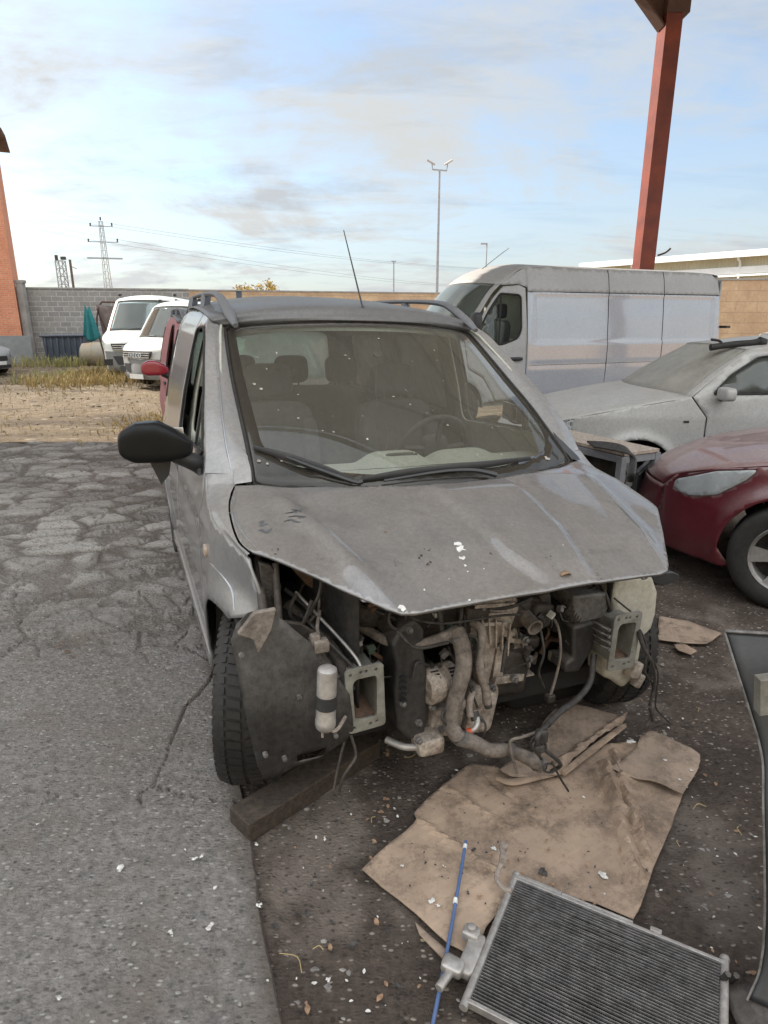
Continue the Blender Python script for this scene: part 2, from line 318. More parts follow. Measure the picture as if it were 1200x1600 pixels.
def panel(outline, holes, step, fmap):
    """flat outline with holes -> fine triangle mesh bent by fmap"""
    loops = [dens(outline, step)] + [dens(h, step) for h in holes]
    vs = []; es = []
    for L in loops:
        o = len(vs); n = len(L); vs += L; es += [(o + i, o + (i + 1) % n) for i in range(n)]
    xs = [p[0] for p in outline]; ys = [p[1] for p in outline]; bp = np.array(vs)
    gx = np.arange(min(xs) + step / 2, max(xs), step); gy = np.arange(min(ys) + step / 2, max(ys), step)
    for i, x in enumerate(gx):
        for y in gy:
            yy = y + (step / 2 if i % 2 else 0)
            if not pip(x, yy, loops[0]) or any(pip(x, yy, h) for h in loops[1:]): continue
            if ((bp - (x, yy)) ** 2).sum(1).min() < (step * .45) ** 2: continue
            vs.append((x, yy))
    v2, _, f2, _, _, _ = delaunay_2d_cdt([Vector(v) for v in vs], es, [], 0, 1e-6)
    fs = []
    for f in f2:
        cx = sum(v2[i][0] for i in f) / len(f); cy = sum(v2[i][1] for i in f) / len(f)
        if pip(cx, cy, loops[0]) and not any(pip(cx, cy, h) for h in loops[1:]): fs.append(tuple(f))
    m = MB(); m.v = [tuple(fmap(v[0], v[1])) for v in v2]; m.f = fs; return m
def rnd_poly(pts, r, k=4):
    """round the corners of a 2D polygon"""
    out = []; n = len(pts)
    for i in range(n):
        p = np.array(pts[i], float); a = np.array(pts[i - 1], float); c = np.array(pts[(i + 1) % n], float)
        rr = r[i] if isinstance(r, (list, tuple)) else r
        la, lc = np.linalg.norm(a - p), np.linalg.norm(c - p); q = min(rr, la * .48, lc * .48)
        if q < 1e-5: out.append(tuple(p)); continue
        s_, e_ = p + (a - p) / la * q, p + (c - p) / lc * q
        for j in range(k + 1):
            t = j / k; out.append(tuple((1 - t) ** 2 * s_ + 2 * t * (1 - t) * p + t * t * e_))
    return out
def sm(x): x = min(1, max(0, x)); return x * x * (3 - 2 * x)
def it(x, xs, ys): return float(np.interp(x, xs, ys))

def wheel(parent, loc, r=.32, wd=.205, steer=0.0, rim='rim_alloy', spokes=5, side=1, tread=True, camber=0.0, rimr=.62):
    """axis along local x; side = +1: outer face towards +x"""
    e = Matrix.Translation(loc) @ Matrix.Rotation(steer, 4, 'Z') @ Matrix.Rotation(camber, 4, 'Y')
    m = MB(); h = wd / 2; ri = r * rimr
    prof = [(ri, -h * .82), (ri + .02, -h * .95), (r * .86, -h), (r * .95, -h * .93), (r * .985, -h * .78), (r * .99, -h * .3), (r * .99, 0), (r * .99, h * .3), (r * .985, h * .78), (r * .95, h * .93), (r * .86, h), (ri + .02, h * .95), (ri, h * .82)]
    m.lathe(prof, axis=(1, 0, 0), n=64, cap=False)
    if tread:
        nb = 58
        for q in range(nb):
            a = 2 * PI * q / nb
            for (x0, x1, sk, ln) in ((-.98, -.60, 0, .62), (-.52, -.10, .35, .72), (.02, .46, -.35, .72), (.56, .98, 0, .62)):
                rr = r * 1.0; da = 2 * PI / nb * ln
                vs = []
                for rad in (r * .955, r * 1.008):
                    for (xx, aa) in ((x0, a), (x1, a + sk * da), (x1, a + da + sk * da), (x0, a + da)):
                        ed = abs(xx) > .9; r_ = rad - (.018 if ed else 0)
                        vs.append((xx * h, -r_ * math.sin(aa), r_ * math.cos(aa)))
                m.add(vs, [(0, 1, 2, 3), (7, 6, 5, 4), (0, 4, 5, 1), (1, 5, 6, 2), (2, 6, 7, 3), (3, 7, 4, 0)])
    w_ = bpy.data.objects.new('wheel', None)
    m2 = MB()
    t = m.build('wheel', 'rubber', parent, smooth=50); t.matrix_local = e
    o = side * h
    m2.lathe([(ri * 1.03, -h * .8), (ri * .93, -h * .7), (ri * .90, 0), (ri * .93, o * .0 + h * .7), (ri * 1.05, h * .86), (ri * 1.02, h * .93), (ri * .97, h * .8)], axis=(1, 0, 0), n=40, cap=False)
    m2.lathe([(ri * .22, o * .35), (ri * .24, o * .62), (ri * .16, o * .70), (ri * .02, o * .70)], axis=(1, 0, 0), n=20, cap=False)
    for q in range(spokes):
        a = 2 * PI * q / spokes + .3; pts = []
        for (rad, hw_, xo) in ((ri * .15, .030, .62), (ri * .55, .036, .70), (ri * .96, .052, .80)):
            c_ = Vector((o * xo, -rad * math.sin(a), rad * math.cos(a))); tn = Vector((0, -math.cos(a), -math.sin(a))) * hw_ * r / .32
            pts.append((c_ - tn, c_ + tn, c_ - tn * .8 - Vector((o * .22, 0, 0)), c_ + tn * .8 - Vector((o * .22, 0, 0))))
        vs = [v for p in pts for v in p]
        fs = []
        for k in (0, 4): fs += [(k, k + 1, k + 5, k + 4), (k, k + 4, k + 6, k + 2), (k + 1, k + 3, k + 7, k + 5), (k + 2, k + 6, k + 7, k + 3)]
        m2.add(vs, fs)
    rm_ = m2.build('rim', rim, t, smooth=35)
    m3 = MB().lathe([(.01, -o * .3), (ri * .9, -o * .3)], axis=(1, 0, 0), n=24, cap=False); m3.lathe([(r * .36, -o * .1), (r * .36, o * .12), (r * .02, o * .12)], axis=(1, 0, 0), n=24, cap=False)
    m3.build('brake_disc', 'engine_dark', t)
    return t

# ------------------------------------------------ ground
_T = rng.random((256, 256))
def vn(x, y):
    xi = np.floor(x).astype(int); yi = np.floor(y).astype(int); fx = x - xi; fy = y - yi
    fx = fx * fx * (3 - 2 * fx); fy = fy * fy * (3 - 2 * fy)
    a = _T[xi & 255, yi & 255]; b_ = _T[(xi + 1) & 255, yi & 255]; c = _T[xi & 255, (yi + 1) & 255]; d_ = _T[(xi + 1) & 255, (yi + 1) & 255]
    return (a * (1 - fx) + b_ * fx) * (1 - fy) + (c * (1 - fx) + d_ * fx) * fy
def fbm(x, y, s, o=4, g=.5):
    t = 0; a = 1; n_ = 0
    for i in range(o): t = t + a * vn(x * s + 17.3 * i, y * s + 31.7 * i); n_ += a; a *= g; s *= 2.03
    return t / n_
def voro(x, y):
    xi = np.floor(x).astype(int); yi = np.floor(y).astype(int); f1 = np.full(x.shape, 9.0); f2 = f1.copy(); idc = np.zeros(x.shape)
    for i in (-1, 0, 1):
        for j in (-1, 0, 1):
            cx, cy = (xi + i) & 255, (yi + j) & 255
            px = xi + i + _T[cx, cy]; py = yi + j + _T[cy, (cx + 91) & 255]
            dd = np.hypot(x - px, y - py); m1 = dd < f1
            f2 = np.where(m1, f1, np.minimum(f2, dd)); idc = np.where(m1, _T[(cx + 40) & 255, cy], idc); f1 = np.where(m1, dd, f1)
    return f1, f2, idc
def heightmesh(name, X, Y, Z, mat, attrs=None, smooth=True, kind='structure'):
    nv, nu = X.shape; me = bpy.data.meshes.new(name); N_ = nu * nv
    me.vertices.add(N_); me.vertices.foreach_set('co', np.stack([X, Y, Z], -1).astype('f').ravel())
    i = np.arange((nv - 1) * (nu - 1)); r_ = i // (nu - 1); c_ = i % (nu - 1); a = r_ * nu + c_
    q = np.stack([a, a + 1, a + nu + 1, a + nu], -1).astype('i')
    me.loops.add(q.size); me.loops.foreach_set('vertex_index', q.ravel())
    me.polygons.add(len(q)); me.polygons.foreach_set('loop_start', np.arange(0, q.size, 4, dtype='i'))
    me.update(calc_edges=True); me.validate()
    for k, v in (attrs or {}).items():
        at_ = me.attributes.new(k, 'FLOAT', 'POINT'); at_.data.foreach_set('value', v.astype('f').ravel())
    if smooth: me.shade_smooth()
    me.materials.append(MATS[mat]); o = bpy.data.objects.new(name, me); COL.objects.link(o); o['kind'] = kind; return o
def edge_x(y): return -.25 - .344 * (y - 1.16) + .03 * (fbm(y * 1.0, y * 0 + 5, 2.2, 4) - .5) + .012 * (fbm(y, y * 0 + 2, 14., 3) - .5)

def ground_mat(name, base, alt, gapc, flecks=0.0, fleckc=(.5, .48, .45), fs=170., bump=.004, bs=60., rough=.93, patch=1.2, stain=None, blot=.5, cell=None):
    m = bpy.data.materials.new(name); m.use_nodes = True; b = NB(m.node_tree); MATS[name] = m; co = b.coord()
    big = b.ramp(b.noise(patch, 6, .62, co), [(.33, 0.0), (.66, 1.0)]); col = b.mix(big, base, alt)
    fine = b.ramp(b.noise(38, 6, .75, co), [(.28, .48), (.72, 1.5)])
    sc = b.n('ShaderNodeVectorMath', operation='SCALE'); b.put(sc.inputs[0], col); b.put(sc.inputs['Scale'], fine); col = sc.outputs[0]
    if stain:
        st = b.ramp(b.noise(2.7, 7, .7, co, .6), [(.50, 0.0), (.66, blot)]); col = b.mix(st, col, stain)
    if cell:
        ce = b.n('ShaderNodeAttribute', attribute_name='cell').outputs['Fac']; col = b.mix(b.math('MULTIPLY', ce, .85), col, cell)
    g_ = b.n('ShaderNodeAttribute', attribute_name='gap').outputs['Fac']
    gn = b.math('MULTIPLY', g_, b.ramp(b.noise(45, 4, .7, co), [(.25, .6), (.6, 1.0)]), True)
    col = b.mix(gn, col, gapc)
    v1 = b.n('ShaderNodeTexVoronoi', {'Vector': b.scaled(co, (.55, 1, 1)), 'Scale': fs}); v1.inputs['Randomness'].default_value = 1
    sepc = b.n('ShaderNodeSeparateColor', {0: v1.outputs['Color']})
    if flecks:
        on = b.math('MULTIPLY', b.math('LESS_THAN', sepc.outputs[0], flecks), b.ramp(v1.outputs['Distance'], [(.30, 1.0), (.50, 0.0)]))
        val = b.math('MULTIPLY', on, b.math('ADD', .25, b.math('MULTIPLY', sepc.outputs[1], .7)))
        col = b.mix(b.math('MULTIPLY', val, b.math('SUBTRACT', 1.0, b.math('MULTIPLY', gn, .7))), col, fleckc)
        dk = b.math('MULTIPLY', b.math('GREATER_THAN', sepc.outputs[0], .88), b.ramp(v1.outputs['Distance'], [(.3, .7), (.5, 0.0)])); col = b.mix(dk, col, tuple(x * .35 for x in base))
    hgt = b.math('ADD', b.math('MULTIPLY', b.noise(bs, 8, .72, co), 1.0), b.math('MULTIPLY', b.ramp(v1.outputs['Distance'], [(.1, .35), (.6, 0.0)]), sepc.outputs[1]))
    bn = b.n('ShaderNodeBump', {'Strength': 1.0, 'Distance': bump, 'Height': hgt})
    p = b.n('ShaderNodeBsdfPrincipled', {'Base Color': col, 'Roughness': rough, 'Normal': bn.outputs[0], 'Specular IOR Level': .35})
    b.n('ShaderNodeOutputMaterial', {0: p.outputs[0]}); return m
ground_mat('asphalt', (.275, .252, .23), (.21, .19, .173), (.14, .112, .09), .13, (.50, .475, .44), 95., .018, 60., patch=1.1, stain=(.22, .18, .15), blot=.7, cell=(.58, .545, .50))
ground_mat('dirt', (.105, .079, .062), (.058, .043, .034), (.21, .17, .14), .12, (.40, .34, .29), 100., .016, 34., patch=2.2, stain=(.07, .052, .041), blot=.85)
ground_mat('gravel', (.30, .225, .145), (.19, .145, .095), (.10, .075, .052), .34, (.40, .33, .24), 9., .09, 9., patch=.35, stain=(.21, .155, .08), blot=.8)
ground_mat('earth', (.40, .33, .25), (.34, .28, .2), (.3, .25, .2), 0, bump=.02, bs=4., patch=.05)

# base sheet to the horizon
Xg, Yg = np.meshgrid(np.linspace(-420, 420, 40), np.linspace(-420, 700, 50))
heightmesh('ground', Xg, Yg, Xg * 0 - .09, 'earth', {'gap': Xg * 0})
# dirt floor under the canopy (right of the slab and under the wreck)
v = np.linspace(0, 1, 420)[:, None]; u = np.linspace(0, 1, 430)[None, :]
Yd = (.25 + (9.09 - .25) * v ** 1.9) + u * 0; ex = edge_x(Yd); Xd = ex - .02 + (12 + .02) * u ** 1.55
lump = fbm(Xd, Yd, 1.3, 3); nr_ = np.clip((Xd - ex) / .5, .12, 1); Zd = -.006 + .030 * (lump - .5) * nr_ + .016 * (fbm(Xd, Yd, 7, 5, .6) - .5) + .010 * (fbm(Xd, Yd, 38, 3, .6) - .5)
f1, f2, idc = voro(Xd * 9, Yd * 9); Zd = Zd + np.where(idc > .80, .010 * np.clip(1 - f1 * 2.6, 0, 1), 0)
f1b, f2b, idb = voro(Xd * 26 + 5, Yd * 26); Zd = Zd + np.where(idb > .72, .006 * np.clip(1 - f1b * 2.2, 0, 1), 0)
gapd = np.clip((fbm(Xd + 9, Yd, 3.2, 5, .6) - .50) * 5, 0, .8)
heightmesh('dirt_floor', Xd, Yd, Zd, 'dirt', {'gap': gapd})
# broken asphalt slab
v = np.linspace(0, 1, 560)[:, None]; u = np.linspace(0, 1, 430)[None, :]
Ys = .25 + (9.10 - .25) * v ** 1.7 + u * 0; ex = edge_x(Ys); Xs = ex - 9.0 * u ** 1.75
wz = np.clip((Ys - 3.0) / 1.6, 0, 1) * np.clip(.75 + .5 * (fbm(Xs, Ys, .9, 2) - .3), 0, 1)
wx = Xs + .22 * (fbm(Xs, Ys, 2.1, 3) - .5); wy = Ys + .22 * (fbm(Xs + 7, Ys + 3, 2.1, 3) - .5)
a1, a2, ia = voro(wx * 2.1 + wy * .25, wy * 4.3 - wx * .5)      # small cobble-like pieces further off
g1 = np.clip(1 - (a2 - a1) / (.16 + .30 * fbm(Xs, Ys, 1.7, 3)), 0, 1)
big1, big2, ib = voro(wx * .95 + 3, wy * 1.05 + wx * .3)         # wide slabs and cracks near by
crw = .008 + .05 * np.clip(fbm(Xs + 3, Ys, 1.4, 4) - .45, 0, 1)
crw = crw * np.clip((Ys - 1.6) / 1.6, .25, 1); g2 = np.clip(1 - (big2 - big1) / crw, 0, 1) * np.clip((Ys - 1.75) / .2, 0, 1)
pit = np.clip((fbm(Xs + 40, Ys, 3.2, 5, .6) - .60) * 9, 0, 1) * np.clip((Ys - 2.0) / 1.5, 0, 1)
g3 = np.clip(1 - (lambda q: q[1] - q[0])(voro(wx * 3.1 + 9, wy * 5.2)) / (.03 + .22 * np.clip(fbm(Xs + 11, Ys, 2.3, 4) - .42, 0, 1)), 0, 1) * np.clip((Ys - 2.6) / .8, 0, 1) * .8
gap = np.clip(np.maximum(np.maximum(g1 * wz * 1.35, g2), np.maximum(pit * .8, g3)), 0, 1)
rough_ = fbm(Xs, Ys, 30, 4, .65) - .5
gs_ = np.clip(gap * 1.7, 0, 1); gs_ = gs_ * gs_ * (3 - 2 * gs_); Zs = .008 + .012 * (fbm(Xs, Ys, .8, 3) - .5) - .022 * gs_ + .007 * rough_ * (1 + 1.5 * gap) + wz * .016 * (ia - .5)
ed_ = np.clip((ex - Xs) / .012, 0, 1); Zs = Zs * ed_ + (1 - ed_) * -.02
gap = np.clip(gap + np.clip(1.15 - (ex - Xs) / (.02 + .13 * fbm(Xs, Ys, 6, 4)), 0, .9), 0, 1)
heightmesh('asphalt_slab', Xs, Ys, Zs, 'asphalt', {'gap': gap, 'cell': ia * wz})
# sunlit gravel lot
v = np.linspace(0, 1, 330)[:, None]; u = np.linspace(0, 1, 420)[None, :]
Yl = 9.06 + 45 * v ** 1.6 + u * 0; Xl = -34 + 70 * u + v * 0
Zl = -.005 + .07 * (fbm(Xl, Yl, .5, 3) - .5) * np.clip((Yl - 9.2) / .6, .2, 1) + .07 * (fbm(Xl, Yl, 5, 4, .7) - .5)
trk = np.clip((fbm(Xl * .35, Yl * 1.6, .8, 4) - .50) * 5, 0, 1)
heightmesh('gravel_lot', Xl, Yl, Zl, 'gravel', {'gap': trk * .8})

def zat(x, y):                                 # height of the floor at a point near the camera
    e_ = float(edge_x(np.array([y]))[0]); return .014 if x < e_ else -.01
def scatter(name, label, cat, n, area, size, mat, flat=.6, seed=1, z0=None, kind='stuff'):
    r = random.Random(seed); m = MB()
    for _ in range(n):
        x, y = area(r); s = size[0] + (size[1] - size[0]) * r.random() ** 3; z = zat(x, y) if z0 is None else z0
        vs = [(x + s * r.uniform(.6, 1.2) * math.cos(a), y + s * r.uniform(.6, 1.2) * math.sin(a), z + s * flat * zz_ * r.uniform(.7, 1.2)) for (a, zz_) in [(k * 1.256 + r.random() * .5, (.25 if k % 2 else .5)) for k in range(5)]]
        vs += [(x + s * r.uniform(-.3, .3), y + s * r.uniform(-.3, .3), z + s * flat), (x, y, z - s * .4)]
        m.add(vs, [(k, (k + 1) % 5, 5) for k in range(5)] + [((k + 1) % 5, k, 6) for k in range(5)])
    o = m.build(name, mat, smooth=0); o['kind'] = kind; return tag(o, label, cat)
scatter('dirt_pebbles', 'small loose pebbles and clods on the brown dirt floor', 'pebbles', 2600, lambda r: ((lambda y: (float(-.25 - .344 * (y - 1.16)) + .03 + r.random() ** 1.3 * (2.6 + .3 * y), y))(.7 + 4.5 * r.random() ** 1.5)), (.0025, .016), 'stone_bits', .6, 3)
scatter('asphalt_grit', 'fine grit scattered over the grey asphalt slab', 'grit', 1500, lambda r: ((lambda y: (float(-.25 - .344 * (y - 1.16)) - .03 - r.random() ** 1.2 * (1.0 + .8 * y), y))(.7 + 7.5 * r.random() ** 1.4)), (.002, .011), 'stone_bits', .5, 4)
scatter('lot_stones', 'pale stones strewn over the sunlit gravel lot', 'stones', 1600, lambda r: (r.uniform(-14, 0), 9.5 + 20 * r.random()), (.01, .06), 'gravel', .5, 5, z0=.0)

# ------------------------------------------------ canopy: column, haunch, eaves beam, roof overhead
def hbeam(m, a, b_, d_, wf, tf=.03, up=(0, 0, 1)):
    a, b_ = Vector(a), Vector(b_); t = (b_ - a).normalized(); u = Vector(up); sx = t.cross(u).normalized(); sz = sx.cross(t).normalized()
    m.bar(a, b_, tf * .7, d_ - 2 * tf - .002, up)
    m.bar(a + sz * (d_ / 2 - tf / 2), b_ + sz * (d_ / 2 - tf / 2), wf, tf, up); m.bar(a - sz * (d_ / 2 - tf / 2), b_ - sz * (d_ / 2 - tf / 2), wf, tf, up)
RZ = 8.25
cx_, cy_ = 5.35, 14.0
can = thing('canopy', (0, 0, 0), 0, 'red steel canopy whose square column rises behind the big white van', 'canopy')
m = MB(); m.box((cx_, cy_, 3.6), (.30, .42, 7.2)); m.box((cx_, cy_, .02), (.6, .6, .04))
m.build('column', 'steel_red', can, smooth=0, bevel=.004); m = MB(); m.box((14.6, 6.2, 4.05), (.3, .42, 8.1)); m.build('column', 'steel_red', can, smooth=0)
m = MB(); hbeam(m, (cx_ - .8, cy_, 8.0), (-26, cy_, 8.1), .3, .26); hbeam(m, (cx_ + .1, cy_, 7.72), (cx_ + 10, cy_, 7.95), .3, .26); m.box((cx_ + .05, cy_, 7.45), (.42, .46, .7))
m.prism([(cx_ - .15, cy_ - .02, 6.95), (cx_ - .15, cy_ - .02, 8.1), (cx_ - 1.2, cy_ - .02, 8.1), (cx_ - 1.08, cy_ - .02, 7.9)], 0, (0, .02, 0))
m.bar((cx_ - .16, cy_ - .02, 6.92), (cx_ - 1.08, cy_ - .02, 7.88), .30, .03)
m.build('haunch_beam', 'steel_brown', can, smooth=0)
m = MB()
for bx_ in (-6.0, -15.0):
    pass
for yy in (11.5, 9.0, 6.5, 4.0): hbeam(m, (-26, yy, RZ + .0), (9.5, yy, RZ + .0), .22, .1, .012)
m.build('purlin', 'steel_brown', can, smooth=0)
m = MB(); m.grid(lambda a, c: (-26 + 36 * a, 14.75 - 10.6 * c, RZ + .16 + .035 * math.sin(a * 36 * 2 * PI / .25)), 1150, 1)
m.build('roof_sheet', 'roof_sheet', can, smooth=0)
m = MB(); m.tube([(cx_ + .2, cy_ - .18, 2.95), (cx_ + .34, cy_ - .22, 3.0), (cx_ + .42, cy_ - .25, 3.08)], .02, 6, 2); m.build('bracket', 'steel_brown', can)

# ------------------------------------------------ far walls, sheds, masts
def brickmat(name, c1, c2, mortar, sc, bw=.5, rh=.25, msz=.02, bump=.01, grime=None):
    m = bpy.data.materials.new(name); m.use_nodes = True; b = NB(m.node_tree); MATS[name] = m; co = b.coord()
    sp = b.n('ShaderNodeSeparateXYZ', {0: co}); cc = b.n('ShaderNodeCombineXYZ', {0: b.math('ADD', sp.outputs[0], sp.outputs[1]), 1: sp.outputs[2], 2: 0.0})
    br = b.n('ShaderNodeTexBrick', {'Vector': cc.outputs[0], 'Color1': c1, 'Color2': c2, 'Mortar': mortar, 'Scale': sc, 'Mortar Size': msz, 'Brick Width': bw, 'Row Height': rh})
    f = b.ramp(b.noise(.8, 7, .7, co), [(.35, 0.0), (.7, .75)]); col = b.mix(f, br.outputs['Color'], grime or tuple(x * .6 for x in c1))
    col = b.mix(b.ramp(b.noise(14, 5, .6, co), [(.3, .35), (.6, 0.0)]), col, tuple(x * .5 for x in c2))
    bn = b.n('ShaderNodeBump', {'Strength': 1, 'Distance': bump, 'Height': b.math('MULTIPLY', br.outputs['Fac'], -1.0)})
    p = b.n('ShaderNodeBsdfPrincipled', {'Base Color': col, 'Roughness': .93, 'Normal': bn.outputs[0]}); b.n('ShaderNodeOutputMaterial', {0: p.outputs[0]})
brickmat('red_brick', (.80, .30, .16), (.66, .23, .12), (.70, .48, .34), 1.0, .26, .075, .010)
brickmat('grey_block', (.34, .32, .30), (.24, .225, .215), (.55, .52, .48), 1.0, .42, .205, .016, grime=(.27, .24, .2))
brickmat('ochre_wall', (.62, .44, .27), (.56, .38, .23), (.50, .36, .24), 1.0, .8, .4, .01, grime=(.34, .20, .12))

def wallthing(name, a, b_, h, mat, label, thick=.2, cope=None, base=0.0):
    a, b_ = Vector((*a, 0)), Vector((*b_, 0)); ln = (b_ - a).length; rz = math.atan2(b_.y - a.y, b_.x - a.x)
    t = thing(name, a, rz, label, 'wall'); m = MB(); m.box((ln / 2, 0, h / 2 + base - .1), (ln, thick, h + .2)); m.build('wall', mat, t, smooth=0)
    m = MB(); m.box((ln / 2, 0, h + base + .03), (ln, thick + .05, .06)); m.build('coping', cope or 'concrete', t, smooth=0); return t
WL = wallthing('block_wall', (-15.4, 27.6), (-8.5, 29.2), 2.95, 'grey_block', 'grey concrete block wall beside the brick building at the left')
wallthing('rendered_wall', (-8.5, 29.2), (5.5, 33.2), 2.93, 'ochre_wall', 'long low ochre wall running behind the grey van roof')
wallthing('boundary_wall', (9.0, 27.0), (30, 24.0), 3.2, 'ochre_wall', 'stained ochre wall under the cream warehouse at far right')
m = MB(); p0 = DP(34, 540, 27.0); m.box((-14.75, 27.3, 1.55), (.26, .26, 3.25)); m.box((-14.75, 27.3, 3.2), (.34, .3, .12))
tag(m.build('concrete_post', 'concrete', smooth=0, bevel=.01), 'weathered concrete post where brick building meets block wall', 'post')
wallthing('side_wall', (22, 20), (24, -16), 2.6, 'ochre_wall', 'ochre yard wall beyond the right picture edge')
blocker = thing('blocker_wall', (0, -5.5, 0), 0, 'unseen wall added behind the viewpoint to cut light from there', 'building'); m = MB(); m.box((0, 0, 1.9), (30, .3, 4.0)); m.build('wall', 'shed_cream', blocker, smooth=0)  # added out of view to hold back light from behind the camera
# brick building
bb = thing('brick_building', (-14.85, 27.0, 0), R(25), 'orange brick building cut off by the left picture edge', 'building')
m = MB(); m.box((-5, 1.5, 4.15), (10, 3, 8.3)); m.build('wall', 'red_brick', bb, smooth=0)
m = MB(); m.prism([(.42, -.5, 8.50), (-10.3, -.5, 8.50), (-10.3, 1.5, 8.7), (.42, 1.5, 8.7)], 0, (0, 0, .07)); m.prism([(.42, 3.3, 8.50), (-10.3, 3.3, 8.50), (-10.3, 1.5, 8.7), (.42, 1.5, 8.7)], 0, (0, 0, .07))
m.build('roof', 'steel_brown', bb, smooth=0)
m = MB(); m.box((-.7, -.06, .55), (2.0, .1, 1.1)); m.build('plinth', 'bumper_grey', bb, smooth=0)
# warehouse
wh = thing('warehouse', (20.5, 33, 0), math.atan2(13.0, -10.5) - PI, 'long cream corrugated warehouse with white roof edge behind the column', 'building')
L_ = 12.5
m = MB(); n_ = 260; vs = []; fs = []
for i in range(n_ * 2 + 1):
    x = -L_ + 42.0 * i / (n_ * 2); yv = .04 if i % 2 else 0
    vs += [(x, yv, 0), (x, yv, 4.9)]
for i in range(n_ * 2): fs.append((2 * i, 2 * i + 2, 2 * i + 3, 2 * i + 1))
m.add(vs, fs); m.build('wall', 'shed_cream', wh, smooth=0)
m = MB(); m.prism([(-L_, -.5, 4.95), (8, -.5, 4.95), (8, 9, 5.2), (-L_, 9, 5.2)], 0, (0, 0, .18)); m.box((-L_ / 2 + 4, -.55, 4.95), (L_ + 8, .14, .28)); m.build('roof', 'shed_white', wh, smooth=0)
m = MB(); m.box((-L_ / 2 + 4, -.12, 4.2), (L_ + 8, .1, .35)); m.box((-L_ / 2 + 4, -.14, 3.95), (L_ + 8, .12, .1)); m.build('band', 'shed_white', wh, smooth=0)
for x in (-9, -3, 4): m = MB(); m.tube([(x, -.5, 4.9), (x, -.45, 4.7), (x, -.15, 4.5), (x, -.15, 3)], .06, 6, 2); m.build('downpipe', 'shed_white', wh)

def lattice(m, base, h, w0, w1, n, r=.03):
    bx, by, bz = base
    def c(k, i): ww = (w0 + (w1 - w0) * k / n) / 2; return Vector((bx + ww * (1, 1, -1, -1)[i], by + ww * (1, -1, -1, 1)[i], bz + h * k / n))
    for i in range(4): m.bar(c(0, i), c(n, i), r * 2)
    for k in range(n):
        for i in range(4): m.bar(c(k, i), c(k + 1, (i + 1) % 4), r * 1.1); m.bar(c(k + 1, i), c(k + 1, (i + 1) % 4), r * 1.1)
pb = DP(173, 480, 90); pt = DP(160, 342, 90)
py = thing('power_pylon', (pb.x, 90, 0), 0, 'tall lattice power pylon with three crossarms above the wall', 'pylon'); H_ = 14.4
m = MB(); lattice(m, (0, 0, 0), H_ - .3, 1.0, .38, 16, .026); m.build('mast', 'concrete', py, smooth=0)
for z_, l_, r_ in ((13.5, 1.5, .05), (11.6, 2.0, .05), (9.6, 2.3, .09)):
    m = MB(); m.bar((-l_, 0, z_ + .05), (l_, 0, z_ - .05), r_ * 2.2)
    m.build('crossarm', 'steel_galv', py, smooth=0)
for x_, z_ in ((-1.4, 13.5), (1.4, 13.5), (-1.9, 11.6), (1.9, 11.6), (0, 14.2)):
    m = MB(); m.lathe([(.02, -.08), (.12, 0), (.12, .04), (.05, .08), (.12, .12), (.12, .16), (.05, .2), (.12, .24), (.12, .28), (.02, .36)], (x_, 0, z_ + .08), (0, 0, 1), 8); m.build('insulator', 'engine_dark', py)
for (x_, z_) in ((-1.4, 13.8), (1.4, 13.8), (-1.9, 11.9), (1.9, 11.9)):
    for sgn, tgt in ((-1, Vector((-60, 40, 16.5))), (1, Vector((70, 50, -3.0 + z_ - 13)))):
        a = Vector((x_, 0, z_)); pts = [a + tgt * (k / 14) + Vector((0, 0, -1.3 * math.sin(PI * k / 14))) for k in range(15)]
        m = MB(); m.tube(pts, .013, 4, 1); m.build('power_cable', 'wire_black', py, smooth=0)
lm = thing('lattice_mast', (DP(104, 480, 70).x, 70, 0), 0, 'short lattice mast left of the thin pole above the wall', 'mast')
m = MB(); lattice(m, (0, 0, 0), 7.6, .75, .7, 10, .045); m.build('mast', 'steel_galv', lm, smooth=0)
m = MB(); m.box((-.35, 0, 7.9), (.3, .3, .5), .4); m.box((.35, 0, 7.85), (.45, .3, .3)); m.build('floodlight', 'engine_dark', lm, smooth=0)
m = MB(); pp = DP(119, 480, 60); m.tube([(pp.x, 60, 0), (pp.x, 60, 6.85)], .11, 8); m.bar((pp.x, 60, 6.3), (pp.x + .5, 60, 6.1), .05)
tag(m.build('utility_pole', 'bark'), 'thin dark wooden pole just right of the lattice mast', 'pole')
pp = DP(683, 432, 60); fm = thing('floodlight_mast', (pp.x, 60, 0), 0, 'tall grey mast with two tilted floodlights above the vans', 'light mast')
m = MB(); m.tube([(0, 0, 0), (0, 0, 13.9)], [.16, .09], 8); m.bar((-.62, 0, 14.0), (.62, 0, 13.9), .1); m.bar((-.6, 0, 13.98), (-.66, 0, 14.5), .07); m.bar((.6, 0, 13.9), (.68, 0, 14.4), .07); m.build('mast', 'steel_galv', fm)
for s in (-1, 1):
    m = MB(); m.box((s * .72, -.05, 14.52), (.75, .45, .12), Matrix.Rotation(-s * .5, 3, 'Y') @ Matrix.Rotation(.3, 3, 'X')); m.build('floodlight', 'alu_clean', fm, smooth=0)
pp = DP(760, 400, 60); sl_ = thing('street_lamp', (pp.x, 60, 0), 0, 'small street lamp pointing left above the big white van', 'street lamp')
m = MB(); m.tube([(0, 0, 0), (0, 0, 8.1)], [.1, .05], 6); m.build('pole', 'steel_galv', sl_); m = MB(); m.box((-.25, 0, 8.15), (.6, .2, .12)); m.build('lamp_head', 'steel_galv', sl_, smooth=0)
pp = DP(615, 440, 60); m = MB(); m.tube([(pp.x, 60, 0), (pp.x, 60, 6.7)], [.09, .06], 6); m.bar((pp.x - .2, 60, 6.7), (pp.x + .2, 60, 6.7), .1)
